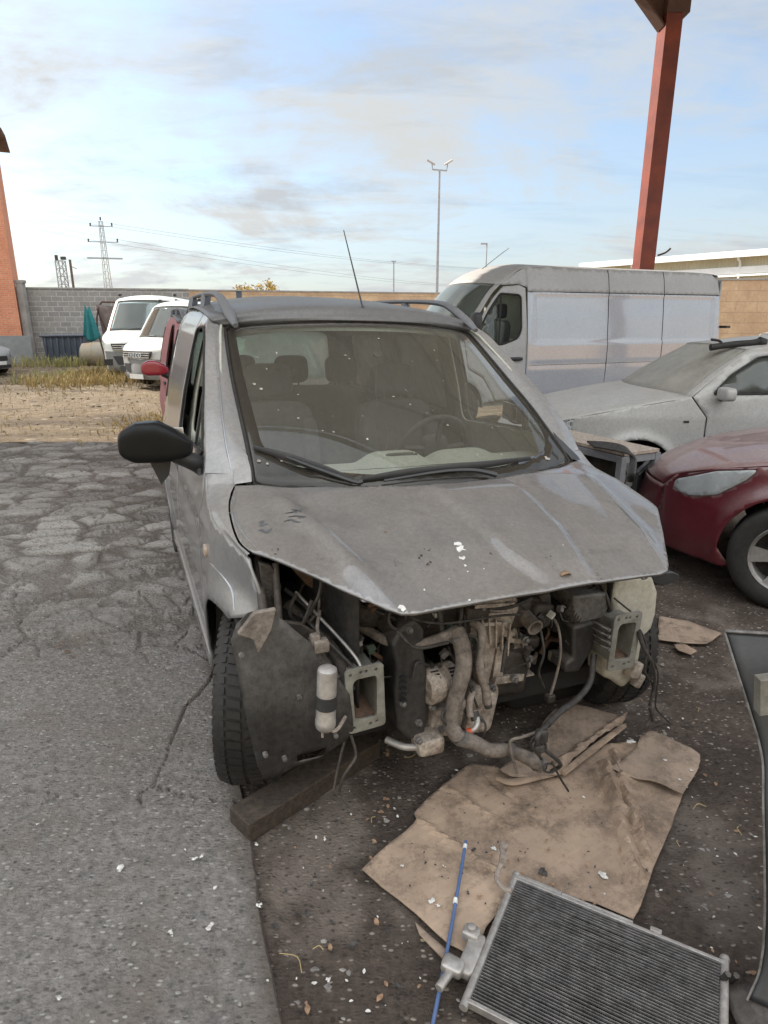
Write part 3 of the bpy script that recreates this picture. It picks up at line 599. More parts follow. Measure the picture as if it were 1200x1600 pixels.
tag(m.build('lamp_post', 'steel_galv'), 'thin distant post between the car aerial and the tall light mast', 'post')
pp = DP(374, 470, 24); m = MB(); m.box((pp.x, 24, 1.3), (.17, .17, 2.75)); m.box((pp.x, 24, 2.69), (.2, .2, .03))
tag(m.build('gate_post', 'tank_blue', smooth=0, bevel=.006), 'square blue-grey post standing before the golden bush', 'post')
def leafcloud(m, c, rad, n, s, r, up=.5):
    for _ in range(n):
        d_ = Vector((r.gauss(0, .5), r.gauss(0, .5), r.gauss(0, .5))); p = Vector(c) + Vector((d_.x * rad[0], d_.y * rad[1], d_.z * rad[2]))
        a = Vector((r.uniform(-1, 1), r.uniform(-1, 1), r.uniform(-.4, 1))).normalized(); b2 = a.cross(Vector((r.uniform(-1, 1), r.uniform(-1, 1), .3))).normalized(); q = s * r.uniform(.5, 1.3)
        m.add([p - a * q, p + b2 * q * .4, p + a * q, p - b2 * q * .4], [(0, 1, 2, 3)])
r_ = random.Random(5)
for i, (px, d_, hh, ww, lb) in enumerate(((386, 36, 3.45, .7, 'small golden bush topping the wall next to the blue-grey post'), (416, 37, 3.75, .95, 'larger golden bush rising above the wall, right of the small one'))):
    bp = DP(px, 455, d_); t = thing('golden_bush', (bp.x, d_, 0), 0, lb, 'bush', 'golden bushes beyond the wall')
    m = MB(); m.tube([(0, 0, 0), (.05, 0, hh * .5), (0, 0, hh * .8)], [.06, .03], 6, 3)
    for q in range(7): m.tube([(0, 0, hh * .4), (r_.uniform(-.4, .4) * ww, r_.uniform(-.3, .3), hh * .7), (r_.uniform(-.8, .8) * ww, r_.uniform(-.3, .3), hh * r_.uniform(.85, 1.0))], [.03, .012], 5, 3)
    m.build('trunk', 'bark', t); m = MB()
    for q in range(10): leafcloud(m, (r_.uniform(-.75, .75) * ww, r_.uniform(-.3, .3), hh * r_.uniform(.78, .95)), (.26, .26, .3), 60, .09, r_)
    m.build('crown', 'tree_gold', t, smooth=0)

# weeds: clumps one cannot count
def grass(name, label, n, area, h, mat, seed, wd_=.005):
    r = random.Random(seed); m = MB()
    for _ in range(n):
        x, y = area(r); hh = h * r.uniform(.35, 1.1)
        for q in range(6):
            a = r.uniform(0, 2 * PI); l = hh * r.uniform(.2, .6); dx, dy = math.cos(a), math.sin(a); w_ = wd_ * r.uniform(.6, 1.6)
            px_, py_ = -dy * w_, dx * w_; x1, y1 = x + dx * l * .4, y + dy * l * .4; x2, y2 = x + dx * l, y + dy * l; z1 = hh * .6; z2 = hh * r.uniform(.75, 1.0)
            m.add([(x - px_, y - py_, -.03), (x + px_, y + py_, -.03), (x1 + px_, y1 + py_, z1), (x1 - px_, y1 - py_, z1), (x2, y2, z2)], [(0, 1, 2, 3), (3, 2, 4)])
    o = m.build(name, mat, smooth=0); o['kind'] = 'stuff'; return tag(o, label, 'weeds')
def gauss_area(cx, cy, sx, sy): return lambda r: (r.gauss(cx, sx), r.gauss(cy, sy))
grass('wall_weeds', 'green weeds growing along the foot of the block wall', 260, lambda r: (r.choice((-14.7, -13.5, -12.3, -11.9, -10.2, -9.4)) + r.gauss(0, .28), 25.0 + .45 * r.gauss(0, 1)), .5, 'weed_green', 1, .006)
grass('yellow_weeds', 'yellow dry weeds on the lot before the parked white vans', 360, lambda r: (-8.3 + r.gauss(0, .8), 18.0 + r.gauss(0, .8)), .34, 'weed_dry', 2, .005)
grass('dry_brush', 'dry brown brush under the bumpers of the white vans', 450, lambda r: (r.uniform(-9.3, -6.2), 19.2 + r.gauss(0, .5)), .45, 'weed_dry', 3)
grass('green_tufts', 'green tufts beside the yellow weeds on the lot', 200, lambda r: (-9.6 + r.gauss(0, .6), 19.4 + r.gauss(0, .9)), .35, 'weed_green', 4)
grass('lot_tufts', 'sparse yellow tufts near the shadow edge of the lot', 420, lambda r: (-3.9 + r.gauss(0, .4), 10.9 + r.gauss(0, .6)), .10, 'weed_dry', 6, .003)
grass('straw_litter', 'dry straw litter scattered across the gravel lot', 2200, lambda r: (-14 + 12 * r.random(), 9.5 + 13 * r.random() ** 1.2), .05, 'weed_dry', 8, .003)

# plastic tanks against the wall, cloth on a frame
t = thing('dark_tank', (-12.85, 26.7, 0), 0, 'dark blue plastic tub standing against the grey block wall', 'tub')
m = MB(); m.add([(x_ * s_, y_ * s_, z_) for s_, z_ in ((.92, -.05), (1, 1.12)) for x_, y_ in ((-.85, -.4), (.85, -.4), (.85, .4), (-.85, .4))], [(0, 1, 5, 4), (1, 2, 6, 5), (2, 3, 7, 6), (3, 0, 4, 7), (3, 2, 1, 0), (4, 5, 6, 7)])
for k in range(7): m.box((-.72 + .24 * k, -.415, .6), (.07, .06, 1.0))
m.build('tub', 'tank_blue', t, bevel=.04); m = MB(); m.tube([(-.9, -.44, 1.1), (.9, -.44, 1.12)], .05, 8); m.tube([(-.9, .44, 1.1), (.9, .44, 1.12)], .05, 8); m.build('rim', 'tank_blue', t)
t = thing('beige_tank', (-10.9, 25.8, 0), .1, 'rounded beige tank lying on its side between tub and white van', 'tank')
m = MB(); m.lathe([(.02, -1.02), (.30, -1.0), (.42, -.92), (.46, -.5), (.465, 0), (.46, .5), (.42, .92), (.30, 1.0), (.02, 1.02)], (0, 0, .42), (1, 0, 0), 24); m.build('tank', 'tank_beige', t)
m = MB(); [m.lathe([(.462, -.03), (.475, 0), (.462, .03)], (x_, 0, .42), (1, 0, 0), 24, False) for x_ in (-.5, 0, .5)]; m.build('band', 'tank_beige', t)
t = thing('clothes_frame', (-10.45, 24.2, 0), .1, 'brown sheet stretched on a leaning frame beside the white van', 'frame')
m = MB(); m.tube([(.15, 0, 0), (-.05, 0, 1.5), (.15, 0, 2.25), (.4, 0, 2.33), (1.1, 0, 2.3)], .03, 6, 4); m.tube([(.55, 0, .1), (.3, 0, 1.2), (-.02, .05, 2.1)], .02, 6, 3); m.build('frame', 'steel_brown', t)
m = MB(); m.grid(lambda a, c: (.0 + .15 * (1 - c) + (1.0 - .1 * c) * a, .05 * math.sin(a * 9 + c * 3), .75 + 1.5 * c - .1 * a), 14, 10); m.build('sheet', 'cloth_brown', t, solid=.01)
m = MB(); m.grid(lambda a, c: (-.42 + .62 * a * (1 - .75 * c) + .2 * c, -.12 + .06 * math.sin(a * 14) * (1.1 - c), .95 + 1.1 * c - .18 * math.sin(a * 3)), 16, 12)
o = m.build('teal_cloth', 'cloth_teal', solid=.008); o.location = (-10.5, 24.0, .2); tag(o, 'teal cloth hanging from the top of the leaning frame', 'cloth')

# ================================================ the grey van with its front end stripped
def superbox(m, c, d, e=.35, nu=20, nv=12, M=None):
    def sp(x, p): return math.copysign(abs(x) ** p, x)
    def fn(a, b_):
        th = 2 * PI * a - PI; ph = PI * b_ - PI / 2; cp = sp(math.cos(ph), e)
        v_ = Vector((d[0] / 2 * cp * sp(math.cos(th), e), d[1] / 2 * cp * sp(math.sin(th), e), d[2] / 2 * sp(math.sin(ph), e)))
        return (M @ v_ if M is not None else v_) + Vector(c)
    return m.grid(fn, nu, nv)
car = thing('stripped_van', O, YAW, 'dusty grey van in the middle with its bumper and headlights removed', 'van', ry=ROLL)
def arc(cy, cz, r, a0, a1, n=14): return [(cy + r * math.cos(R(a0 + (a1 - a0) * k / n)), cz + r * math.sin(R(a0 + (a1 - a0) * k / n))) for k in range(n + 1)]
def HF(y, z):
    x = it(z, [.2, .35, .6, .85, 1.0, 1.1, 1.3, 1.5, 1.62, 1.70, 1.76], [.865, .90, .918, .918, .905, .888, .85, .80, .765, .72, .655])
    q = sm((.15 - y) / .42); x -= q * (.075 + .035 * sm((.95 - z) / .15))
    rr = math.hypot(y, z - .33); x += .060 * math.exp(-((rr - .385) / .085) ** 2) * (.25 + .75 * q)
    x += .018 * math.exp(-((math.hypot(y - 2.66, z - .33) - .39) / .05) ** 2)
    x += .010 * math.exp(-((z - (.93 + .02 * y)) / .025) ** 2) * sm((y - .0) / .4)
    x -= .012 * math.exp(-((z - (.80 + .03 * y)) / .06) ** 2) * sm((y - .3) / .4)
    return x - .085 * sm((y - 2.3) / 1.3)
def zh(x, y):
    c = it(y, [-.72, -.64, -.60, -.5, -.4, -.21, 0, .06, .3], [.862, .898, .910, .948, .985, 1.035, 1.085, 1.10, 1.13]); ax = abs(x)
    z = c - .075 * (ax / .83) ** 2.2
    xl = it(y, [-.65, -.47, -.14, .0], [-.02, -.09, -.13, -.14]); xr = it(y, [-.6, -.34, -.11, 0], [.175, .225, .24, .24]); fd = sm((y + .66) / .14) * sm((.02 - y) / .12)
    z += .020 * fd * (sm((x - xl) / .045) * sm((xr - x) / .022 + .3))
    xc = it(y, [-.6, -.2, .04, .2], [.50, .60, .66, .70]); z -= .07 * max(0, ax - xc) * (1 - max(0, ax - xc) / .45) - .015 * math.exp(-((ax - xc) / .034) ** 2) * sm((y + .62) / .2) * sm((.15 - y) / .2)
    z -= .30 * max(0, ax - .80) ** 1.3 - .018 * sm((ax - .6) / .2)
    return z
def side(s, name, outline, holes, mat, off=0.0, step=.035, solid=.010, parent=car):
    m = panel(outline, holes, step, lambda y, z: (s * (HF(y, z) + off), y, z))
    return m.build(name, mat, parent, smooth=50, solid=solid)
OL = [(.38, 1.10), (.46, 1.20), (.60, 1.31), (.76, 1.42), (.92, 1.52), (1.08, 1.62), (1.22, 1.68)]; OLc = crom(OL, 5)
HO = [(-.2, .945), (-.1, .957), (.1, .99), (.28, 1.035), (.38, 1.10)]; HOc = crom(HO, 5)
ARCH_F = arc(0, .33, .378, -5, 103); ARCH_R = arc(2.66, .33, .385, 0, 180)
FEND = HOc + [(.37, 1.0), (.46, .75), (.455, .30), (.41, .29)] + ARCH_F + [(-.17, .735), (-.25, .787), (-.235, .87)]
DOOR = [(.386, 1.098)] + [(y + .006, z - .002) for y, z in OLc[1:]] + [(1.50, 1.705), (1.520, 1.1), (1.50, .5), (1.45, .30), (.463, .30), (.468, .75), (.378, 1.0)]
WIN = rnd_poly([(.50, 1.150), (1.43, 1.105), (1.455, 1.63), (1.22, 1.634), (1.08, 1.59), (.91, 1.485), (.72, 1.358)], [.03, .06, .06, .03, .03, .03, .03], 3)
SLD = [(1.458, .30), (1.508, .5), (1.528, 1.1), (1.508, 1.702), (1.7, 1.722), (2.2, 1.748), (2.46, 1.745), (2.478, 1.1), (2.448, .8), (2.418, .72), (2.24, .45), (2.238, .30)]
WIN2 = rnd_poly([(1.62, 1.14), (2.38, 1.14), (2.37, 1.60), (1.62, 1.61)], .06, 3)
QTR = [(2.246, .30), (2.248, .45), (2.426, .715), (2.456, .8), (2.486, 1.1), (2.468, 1.745), (3.0, 1.74), (3.38, 1.70), (3.50, 1.45), (3.56, 1.0), (3.58, .45), (3.5, .33), (3.06, .33)] + ARCH_R + [(2.26, .30)]
WIN3 = rnd_poly([(2.58, 1.16), (3.30, 1.16), (3.20, 1.58), (2.58, 1.60)], .06, 3)
for s in (-1, 1):
    fe = side(s, 'fender', FEND, [], 'paint_grey', step=.022)
    do = side(s, 'front_door', DOOR, [WIN], 'paint_grey')
    sd_ = side(s, 'sliding_door', SLD, [WIN2] if s > 0 else [], 'paint_grey'); qt = side(s, 'rear_quarter', QTR, [WIN3], 'paint_grey')
    (side(s, 'window', WIN2, [], 'dusty_glass', -.012, .08, .004, sd_) if s > 0 else None); side(s, 'window', WIN3, [], 'dusty_glass', -.012, .08, .004, qt)
    q = [(.51, 1.155), (.80, 1.135), (.80, 1.40), (.73, 1.35)]
    side(s, 'quarter_light', q, [], 'clear_glass', -.012, .06, .004, do)
    m = MB(); m.bar((s * (HF(.82, 1.13) - .012), .82, 1.13), (s * (HF(.82, 1.42) - .012), .82, 1.42), .03, .018); m.build('window_divider', 'plastic_black', do, smooth=0)
    for W_, par in ((WIN, do), (WIN2, sd_), (WIN3, qt)):
        if s < 0 and W_ is WIN2: continue
        m = MB(); L = [(s * (HF(y, z) + .001), y, z) for y, z in dens(W_, .05)]; m.tube(L + [L[0]], .007, 6, 1, False); m.build('window_seal', 'rubber', par)
    # inner shell with the same openings
    INS = [(-.02, .72), (.2, .95), (.4, 1.08)] + OL[1:] + [(1.7, 1.72), (2.2, 1.74), (3.0, 1.73), (3.36, 1.68), (3.48, 1.4), (3.53, .9), (3.53, .42), (3.1, .30)] + arc(2.66, .33, .42, 0, 180) + [(2.2, .26), (.44, .26), (.44, .6), (.2, .72)]
    mm = panel(INS, [WIN, WIN2, WIN3], .06, lambda y, z: (s * (HF(max(y, .3), min(z, 1.7)) - .06), y, z)); mm.build('inner_trim', 'trim_beige', car, solid=.01)
    m = MB(); m.bar((s * .865, .44, .27), (s * .865, 2.25, .27), .09, .07); m.build('sill', 'paint_grey', car, bevel=.01)
    m = MB(); m.bar((s * (HF(1.05, .98) + .012), 1.22, .985), (s * (HF(1.05, .98) + .012), 1.42, .985), .02, .03); m.build('handle', 'plastic_black', do, bevel=.006)
    p = Vector((s * (HF(.22, .84) + .002), .22, .842)); m = MB(); superbox(m, p, (.018, .06, .04), .5, 12, 8); m.build('side_indicator', 'amber', fe)
# shoulder between bonnet edge and fender, A pillars
HE = [(.834, -.205, .958), (.857, -.10, .975), (.848, .1, 1.018), (.80, .262, 1.062), (.742, .275, 1.088)]
GE = [(.728, .262, 1.088), (.72, .39, 1.175), (.714, .57, 1.29), (.706, .75, 1.39), (.694, .92, 1.49), (.676, 1.10, 1.60), (.664, 1.165, 1.637)]
RG = [(.795, .315, 1.102), (.792, .412, 1.19), (.780, .575, 1.305), (.760, .75, 1.415), (.742, .915, 1.515), (.717, 1.09, 1.612), (.703, 1.16, 1.650)]
def strip(cols, s, k=5, kr=5):
    rows = [list(crom([c[i] for c in cols], k)) for i in range(len(cols[0]))]
    full = [[r[j] for r in rows] for j in range(len(rows[0]))]; m = MB(); nu = len(full) - 1; nv = len(full[0]) - 1
    return m.grid(lambda a, b_: (s * full[round(a * nu)][round(b_ * nv)][0],) + tuple(full[round(a * nu)][round(b_ * nv)][1:]), nu, nv)
for s in (-1, 1):
    O1 = [(HF(y, z), y, z) for y, z in HOc]; HEz = crom([(a[0], a[1], zh(a[0], a[1]) - .002) for a in HE[:-1]] + [HE[-1]], 5); mid = [((a[0] + c[0]) / 2 + .004, (a[1] + c[1]) / 2, (a[2] + c[2]) / 2 + .004) for a, c in zip(HEz, O1)]; mid[-1] = RG[0]
    O1 = [(a[0] - .003, a[1], a[2] - .004) for a in O1]; strip([HEz, mid, O1], s).build('fender_top', 'paint_grey', car)
    O2 = [(HF(y, z), y, z) for y, z in OLc]; O2 = [(a[0] - .003, a[1] + .004, a[2] - .002) for a in O2]; strip([crom(GE, 5), crom(RG, 5), O2], s).build('pillar', 'paint_grey', car)
# windscreen
def ge(t, GE=crom(GE, 5)): f = t * (len(GE) - 1); i = min(int(f), len(GE) - 2); return tuple(GE[i][k] + (GE[i + 1][k] - GE[i][k]) * (f - i) for k in range(3))
def WS(u, t, off=0.0):
    tt = max(t, 0); x, y, z = ge(min(tt, 1)); bow = .225 - .055 * tt; cr = .0 + .040 * tt
    y -= bow * (1 - abs(u) ** 2.1); z += cr * (1 - u * u); y += min(t, 0) * .1; z += min(t, 0) * .3
    return (u * x, y - off * .75, z + off * .65)
def glass_pts(e): return rnd_poly([(-1 + e, -.08 + e * 1.9), (1 - e, -.08 + e * 1.9), (1 - e * 1.2, 1 - e), (-1 + e * 1.2, 1 - e)], [.22, .22, .10, .10], 8)
wo = rnd_poly([(-1, -.08), (1, -.08), (1, 1), (-1, 1)], [.04, .04, .09, .09], 6); wi = rnd_poly([(-.925, .17), (-.80, .09), (-.45, .045), (.45, .045), (.80, .09), (.925, .17), (.935, .925), (-.935, .925)], [.1, .1, .3, .3, .1, .1, .10, .10], 6)
ws = panel(wi, [], .05, lambda u, t: WS(u, t)).build('windscreen', 'windscreen_glass', car, smooth=60)
panel(wo, [wi], .05, lambda u, t: WS(u, t)).build('frit_band', 'frit_band', ws, smooth=60, solid=.003)
m = MB(); L = [WS(u, t, .004) for u, t in dens(wo, .08)]; m.tube(L + [L[0]], .007, 6, 1, False); m.build('windscreen_seal', 'rubber', ws)
# roof
RC = [((.664, 1.165, 1.637), .045, .19), ((.703, 1.16, 1.650), .055, .165), ((.735, 1.22, 1.68), .075, .12), ((.715, 1.7, 1.722), .082, .10), ((.70, 2.2, 1.748), .085, .02), ((.68, 2.7, 1.748), .085, -.02), ((.655, 3.05, 1.74), .08, -.04), ((.63, 3.38, 1.70), .06, -.05), ((.61, 3.47, 1.64), .04, -.05)]
rows = crom([(*a, b_, c) for a, b_, c in RC], 6)
def roof(off=0.0, inset=0.0):
    def fn(a, b_):
        w_, y, z, cr, bow = rows[round(b_ * (len(rows) - 1))]; u = 2 * a - 1; q = 1 - abs(u) ** 2.6
        rib = .004 * sum(math.exp(-((u * w_ - x0) / .018) ** 2) for x0 in (-.38, -.15, .15, .38)) * sm((y - 1.35) / .3)
        return (u * (w_ - inset), y - bow * (1 - u * u), z + cr * q - off - rib)
    return MB().grid(fn, 64, len(rows) - 1)
roof().build('roof', 'paint_roof', car, solid=.008); roof(.05, .03).build('roof_lining', 'trim_beige', car)
for s in (-1, 1):
    pts = [(.640 * s, 1.02, 1.645), (.645 * s, 1.12, 1.688), (.65 * s, 1.30, 1.755), (.65 * s, 1.48, 1.795), (.645 * s, 1.9, 1.815), (.635 * s, 2.5, 1.822), (.62 * s, 2.95, 1.812), (.60 * s, 3.25, 1.775), (.59 * s, 3.38, 1.735)]
    m = MB(); m.tube(pts, [.014, .026, .026, .020, .017, .017, .017, .02, .012], 10, 6, flat=.8)
    for y_ in (1.95, 2.6): m.bar((.665 * s, y_, 1.70), (.642 * s, y_ + .02, 1.81), .03, .05)
    m.build('roof_rail', 'rail_grey', car)
m = MB(); m.lathe([(.030, 0), (.026, .012), (.016, .028), (.010, .05), (.0055, .07)], (0, 1.03, 1.688), (0, .35, .94), 14); m.tube([(0, 1.055, 1.75), (0.0, 1.35, 2.137)], [.0052, .0028], 6)
m.build('aerial', 'plastic_black', car)
# bonnet
_sd = [(x - .006, y) for x, y, z in crom(HE[:-1], 5)]
_hr = [(0, -.637), (.3, -.628), (.45, -.618), (.49, -.606), (.525, -.575), (.58, -.508), (.66, -.410), (.74, -.310), (.785, -.255), (.812, -.222), (.825, -.205)] + _sd[1:] + [(.72, .225), (.6, .150), (.4, .062), (.2, .012), (0, -.006)]
HP = _hr + [(-x, y) for x, y in _hr[::-1][1:-1]]
bon = panel(HP, [], .013, lambda x, y: (x, y, zh(x, y))).build('bonnet', 'paint_hood', car, smooth=70, solid=.010)
fq = [(x, y + .004, zh(x, y) - .009) for x, y in _hr[:10]]; fr = fq; fl = [(-x, y, z) for x, y, z in fq[::-1]][:-1]

def hit(fn, px, py, u0, u1, v0, v1):          # where a photo ray meets a car surface
    o = RM.transposed() @ (CAMP - O); r = (RM.transposed() @ ray(px, py)).normalized()
    for _ in range(5):
        best = None
        for i in range(15):
            for j in range(15):
                u = u0 + (u1 - u0) * i / 14; v = v0 + (v1 - v0) * j / 14; p = Vector(fn(u, v)) - o; e_ = (p - r * p.dot(r)).length
                if best is None or e_ < best[0]: best = (e_, u, v)
        du, dv = (u1 - u0) * .15, (v1 - v0) * .15; _, u, v = best; u0, u1, v0, v1 = u - du, u + du, v - dv, v + dv
    return Vector(fn(u, v))
def onh(px, py, e=.002): p = hit(lambda x, y: (x, y, zh(x, y)), px, py, -.85, .85, -.64, .28); p.z += e; return p
def ong(px, py, off=.012): return hit(lambda u, t: WS(u, t, off), px, py, -1, 1, -.08, 1)
# marks wiped and dropped on the bonnet
m = MB()
for st in ([(404, 817), (411, 814), (407, 822), (414, 820), (420, 819)], [(404, 830), (409, 828), (414, 832), (424, 827), (417, 834)], [(445, 802), (458, 800), (471, 796), (462, 801), (478, 801)], [(450, 808), (462, 806), (477, 808), (466, 810)], [(444, 815), (455, 812), (462, 815), (470, 816)], [(455, 796), (464, 797), (472, 800)]):
    P_ = [onh(*p, e=.0012) for p in st]; m.tube(P_, [.002, .005, .005, .002], 6, 3, flat=.12)
m.build('finger_marks', 'smudge', bon)
def splat(m, p, r, n=11, seed=0, th=.0015, up=None):
    q = random.Random(seed); c = Vector(p); vs = [c + Vector((0, 0, th))]
    for k in range(n): a = 2 * PI * k / n; rr = r * q.uniform(.35, 1.25); vs.append(c + Vector((rr * math.cos(a), rr * math.sin(a), 0)))
    if up is not None: vs = [Vector((v.x, v.y, up(v.x, v.y) + (th if i == 0 else .0012))) for i, v in enumerate(vs)]
    m.add(vs, [(0, k + 1, (k + 1) % n + 1) for k in range(n)])
for i, (px, py, r) in enumerate(((714, 850, .014), (720, 858, .018), (722, 872, .010), (727, 884, .006), (731, 893, .004), (628, 951, .011), (733, 938, .005), (702, 905, .003), (756, 889, .003), (800, 820, .002), (880, 852, .003), (663, 922, .004))): m = MB(); splat(m, onh(px, py), r, 11, i, up=zh); m.build('bird_dropping', 'splat_white', bon)
for i, (px, py, r) in enumerate(((884, 900, .020), (790, 749, .007), (602, 832, .005), (760, 880, .004))):
    c = onh(px, py); m = MB(); m.grid(lambda a, b_, c=c, r=r: (c.x + r * (a - .5) * 2, c.y + r * (b_ - .5) * (1.4 - abs(a - .5) * 2), zh(c.x + r * (a - .5) * 2, c.y) + .004 + r * .5 * math.sin(a * PI)), 5, 3)
    m.build('dry_leaf', 'leaf_dry', bon, solid=.0008)
m = MB()
for i, (px, py, r) in enumerate(((660, 872, .016), (672, 880, .012), (668, 862, .008), (765, 865, .008), (858, 872, .006), (862, 884, .005), (938, 900, .008), (430, 862, .010), (620, 880, .006), (700, 838, .004), (560, 800, .003), (868, 780, .003), (650, 858, .005), (655, 888, .005), (830, 905, .004), (815, 880, .003), (500, 870, .005))):
    for q in range(4): splat(m, onh(px + random.uniform(-6, 6), py + random.uniform(-5, 5)), r * random.uniform(.2, .5), 8, i * 9 + q, .001, up=zh)
m.build('mud_spots', 'wood_dirty', bon)
# wipers, cowl
for name, bl, am in (('wiper', [(397, 699), (455, 716), (510, 735), (552, 750)], [(566, 752), (552, 752), (490, 730), (448, 714)]), ('wiper', [(565, 749), (640, 738), (740, 728), (828, 716)], [(775, 742), (740, 735), (690, 737), (600, 751)])):
    t = MB(); t.tube([ong(*p, off=.014) for p in bl], [.006, .011, .011, .006], 6, 4, flat=1.6); w_ = t.build(name, 'plastic_black', car)
    t = MB(); t.tube([ong(*p, off=.034) for p in am], [.012, .009, .007, .005], 6, 4); t.build('wiper_arm', 'plastic_black', w_)
m = MB(); m.grid(lambda a, b_: (WS(2 * a - 1, -.08)[0], WS(2 * a - 1, -.08)[1] - .03 + .02 * b_ * 0 + (b_ - .5) * .10, 1.052 - .012 * abs(2 * a - 1)), 30, 2); m.build('cowl', 'plastic_black', car, solid=.01)
for s in (-1, 1):
    m = MB(); m.prism([(s * .735, .24, 1.085), (s * .80, .26, 1.075), (s * .785, .345, 1.12), (s * .742, .40, 1.18), (s * .72, .33, 1.14)], 0, (0, .012, .012)); m.build('cowl_corner', 'plastic_black' if s > 0 else 'paint_grey', car, bevel=.004)
# mirrors
def mirror(s, folded=False):
    def mir(a, b_):
        th = 2 * PI * a - PI; ph = PI * b_ - PI / 2; e = .45; spw = lambda x, p: math.copysign(abs(x) ** p, x); cp = spw(math.cos(ph), e)
        lx = cp * spw(math.cos(th), .6); ly = cp * spw(math.sin(th), e); lz = spw(math.sin(ph), e)
        top = it(lx, [-1, -.6, -.1, .5, 1], [.012, .050, .088, .084, .055]); bot = it(lx, [-1, -.3, .6, 1], [.050, .068, .068, .050])
        return (.135 * lx, .062 * ly * (1 - .25 * lx), (top if lz > 0 else bot) * lz)
    if folded: M4 = Matrix.Translation((s * .965, 1.02, 1.20)) @ Matrix.Rotation(s * R(78), 4, 'Z')
    else: M4 = Matrix.Translation((s * 1.055, .47, 1.205))
    if s < 0: M4 = M4 @ Matrix.Scale(-1, 4, (1, 0, 0))
    m = MB(); m.grid(mir, 40, 26); m.v = [tuple(M4 @ Vector(v)) for v in m.v]; mo = m.build('mirror', 'mirror_black', car, smooth=70)
    m = MB(); m.box((0, .063, 0), (.22, .004, .10)); m.v = [tuple(M4 @ Vector(v)) for v in m.v]; m.build('mirror_glass', 'chrome', mo, bevel=.002)
    m = MB()
    if folded: m.tube([(s * .945, .90, 1.16), (s * .91, .78, 1.12), (s * .885, .62, 1.09)], [.035, .04, .045], 10, 4, flat=.7)
    else: m.tube([(s * .985, .475, 1.158), (s * .945, .48, 1.138), (s * .905, .50, 1.112), (s * .89, .54, 1.085), (s * .89, .60, 1.07)], [.040, .042, .044, .036, .02], 12, 5, flat=.8)
    m.build('mirror_arm', 'plastic_black', mo)
    m = MB(); m.prism([(s * .895, .42, 1.08), (s * .885, .60, 1.10), (s * .875, .62, 1.16), (s * .885, .50, 1.13)], 0, (s * .02, 0, 0)); m.build('mirror_base', 'plastic_black', mo, bevel=.006)
    if not folded: m = MB(); m.prism([(-1.085, .50, 1.140), (-1.00, .50, 1.140), (-1.012, .50, 1.075), (-1.045, .50, 1.035)], 0, (0, .02, 0)); m.build('torn_trim', 'plastic_black', mo)
mirror(-1); mirror(1, True)
# tailgate, rear window, floor, bulkhead
tg = lambda x, z: (x, it(z, [.3, 1.0, 1.2, 1.72], [3.58, 3.56, 3.53, 3.42]) - .06 * (abs(x) / .8) ** 2.5, z)
TG = rnd_poly([(-.80, .35), (.80, .35), (.79, 1.0), (.63, 1.69), (-.63, 1.69), (-.79, 1.0)], .05); TW = rnd_poly([(-.62, 1.14), (.62, 1.14), (.55, 1.60), (-.55, 1.60)], .07)
tgo = panel(TG, [TW], .08, tg).build('tailgate', 'paint_grey', car, solid=.03, off=0); panel(TW, [], .2, tg).build('rear_window', 'rear_glass', tgo, solid=.004)
m = MB(); m.box((0, 1.9, .27), (1.62, 3.1, .05)); m.box((0, .46, .66), (1.55, .04, .78)); m.build('floor_pan', 'trim_dark', car, smooth=0)
# dashboard and wheel
def dash(a, b_):
    x = (a * 2 - 1) * .74; prof = crom([(.22, 1.02), (.40, 1.055), (.62, 1.055), (.74, 1.02), (.80, .93), (.78, .70)], 5); y, z = prof[round(b_ * (len(prof) - 1))]
    z += .040 * math.exp(-((x - .36) / .16) ** 6) * math.exp(-((y - .68) / .08) ** 2) + .052 * math.exp(-((x + .02) / .14) ** 6) * math.exp(-((y - .64) / .09) ** 2)
    z += .014 * math.exp(-((y - .44) / .03) ** 2) - .014 * math.exp(-((y - .50) / .012) ** 2) + .012 * math.exp(-((y - .56) / .02) ** 2); y2 = y - .10 * (1 - (x / .74) ** 2) * (1 - b_); return (x, y2, z)
MB().grid(dash, 90, 25).build('dashboard', 'trim_beige', car, solid=.01)
st_ = MB(); c = Vector((.37, .93, 1.045)); ax = Vector((0, .9, .45)).normalized(); q = Vector((0, 0, 1)).rotation_difference(ax).to_matrix()
ring = [c + q @ Vector((.185 * math.cos(2 * PI * k / 28), .185 * math.sin(2 * PI * k / 28), 0)) for k in range(28)]; st_.tube(ring + [ring[0]], .015, 8, 1, False)
for a in (0, PI, -PI / 2): st_.tube([c - ax * .03, c + q @ Vector((.18 * math.cos(a), .18 * math.sin(a), 0))], .016, 6)
superbox(st_, c - ax * .01, (.14, .08, .14), .6); st_.build('steering_wheel', 'trim_dark', car)
m = MB(); superbox(m, (-.0, .52, 1.085), (.16, .02, .04), .4); m.build('air_vent', 'trim_dark', car)
# mirror mount and dangling cable on the windscreen
p0 = ong(590, 553, -.012); m = MB(); m.lathe([(.02, 0), (.02, .01), (.01, .015)], p0, (0, .6, -.7), 10); m.tube([p0, p0 + Vector((.0, .02, -.12)), p0 + Vector((.01, .01, -.26)), p0 + Vector((.05, -.02, -.36)), p0 + Vector((.03, -.06, -.46))], .003, 5, 5); m.build('mirror_mount', 'wire_black', car)
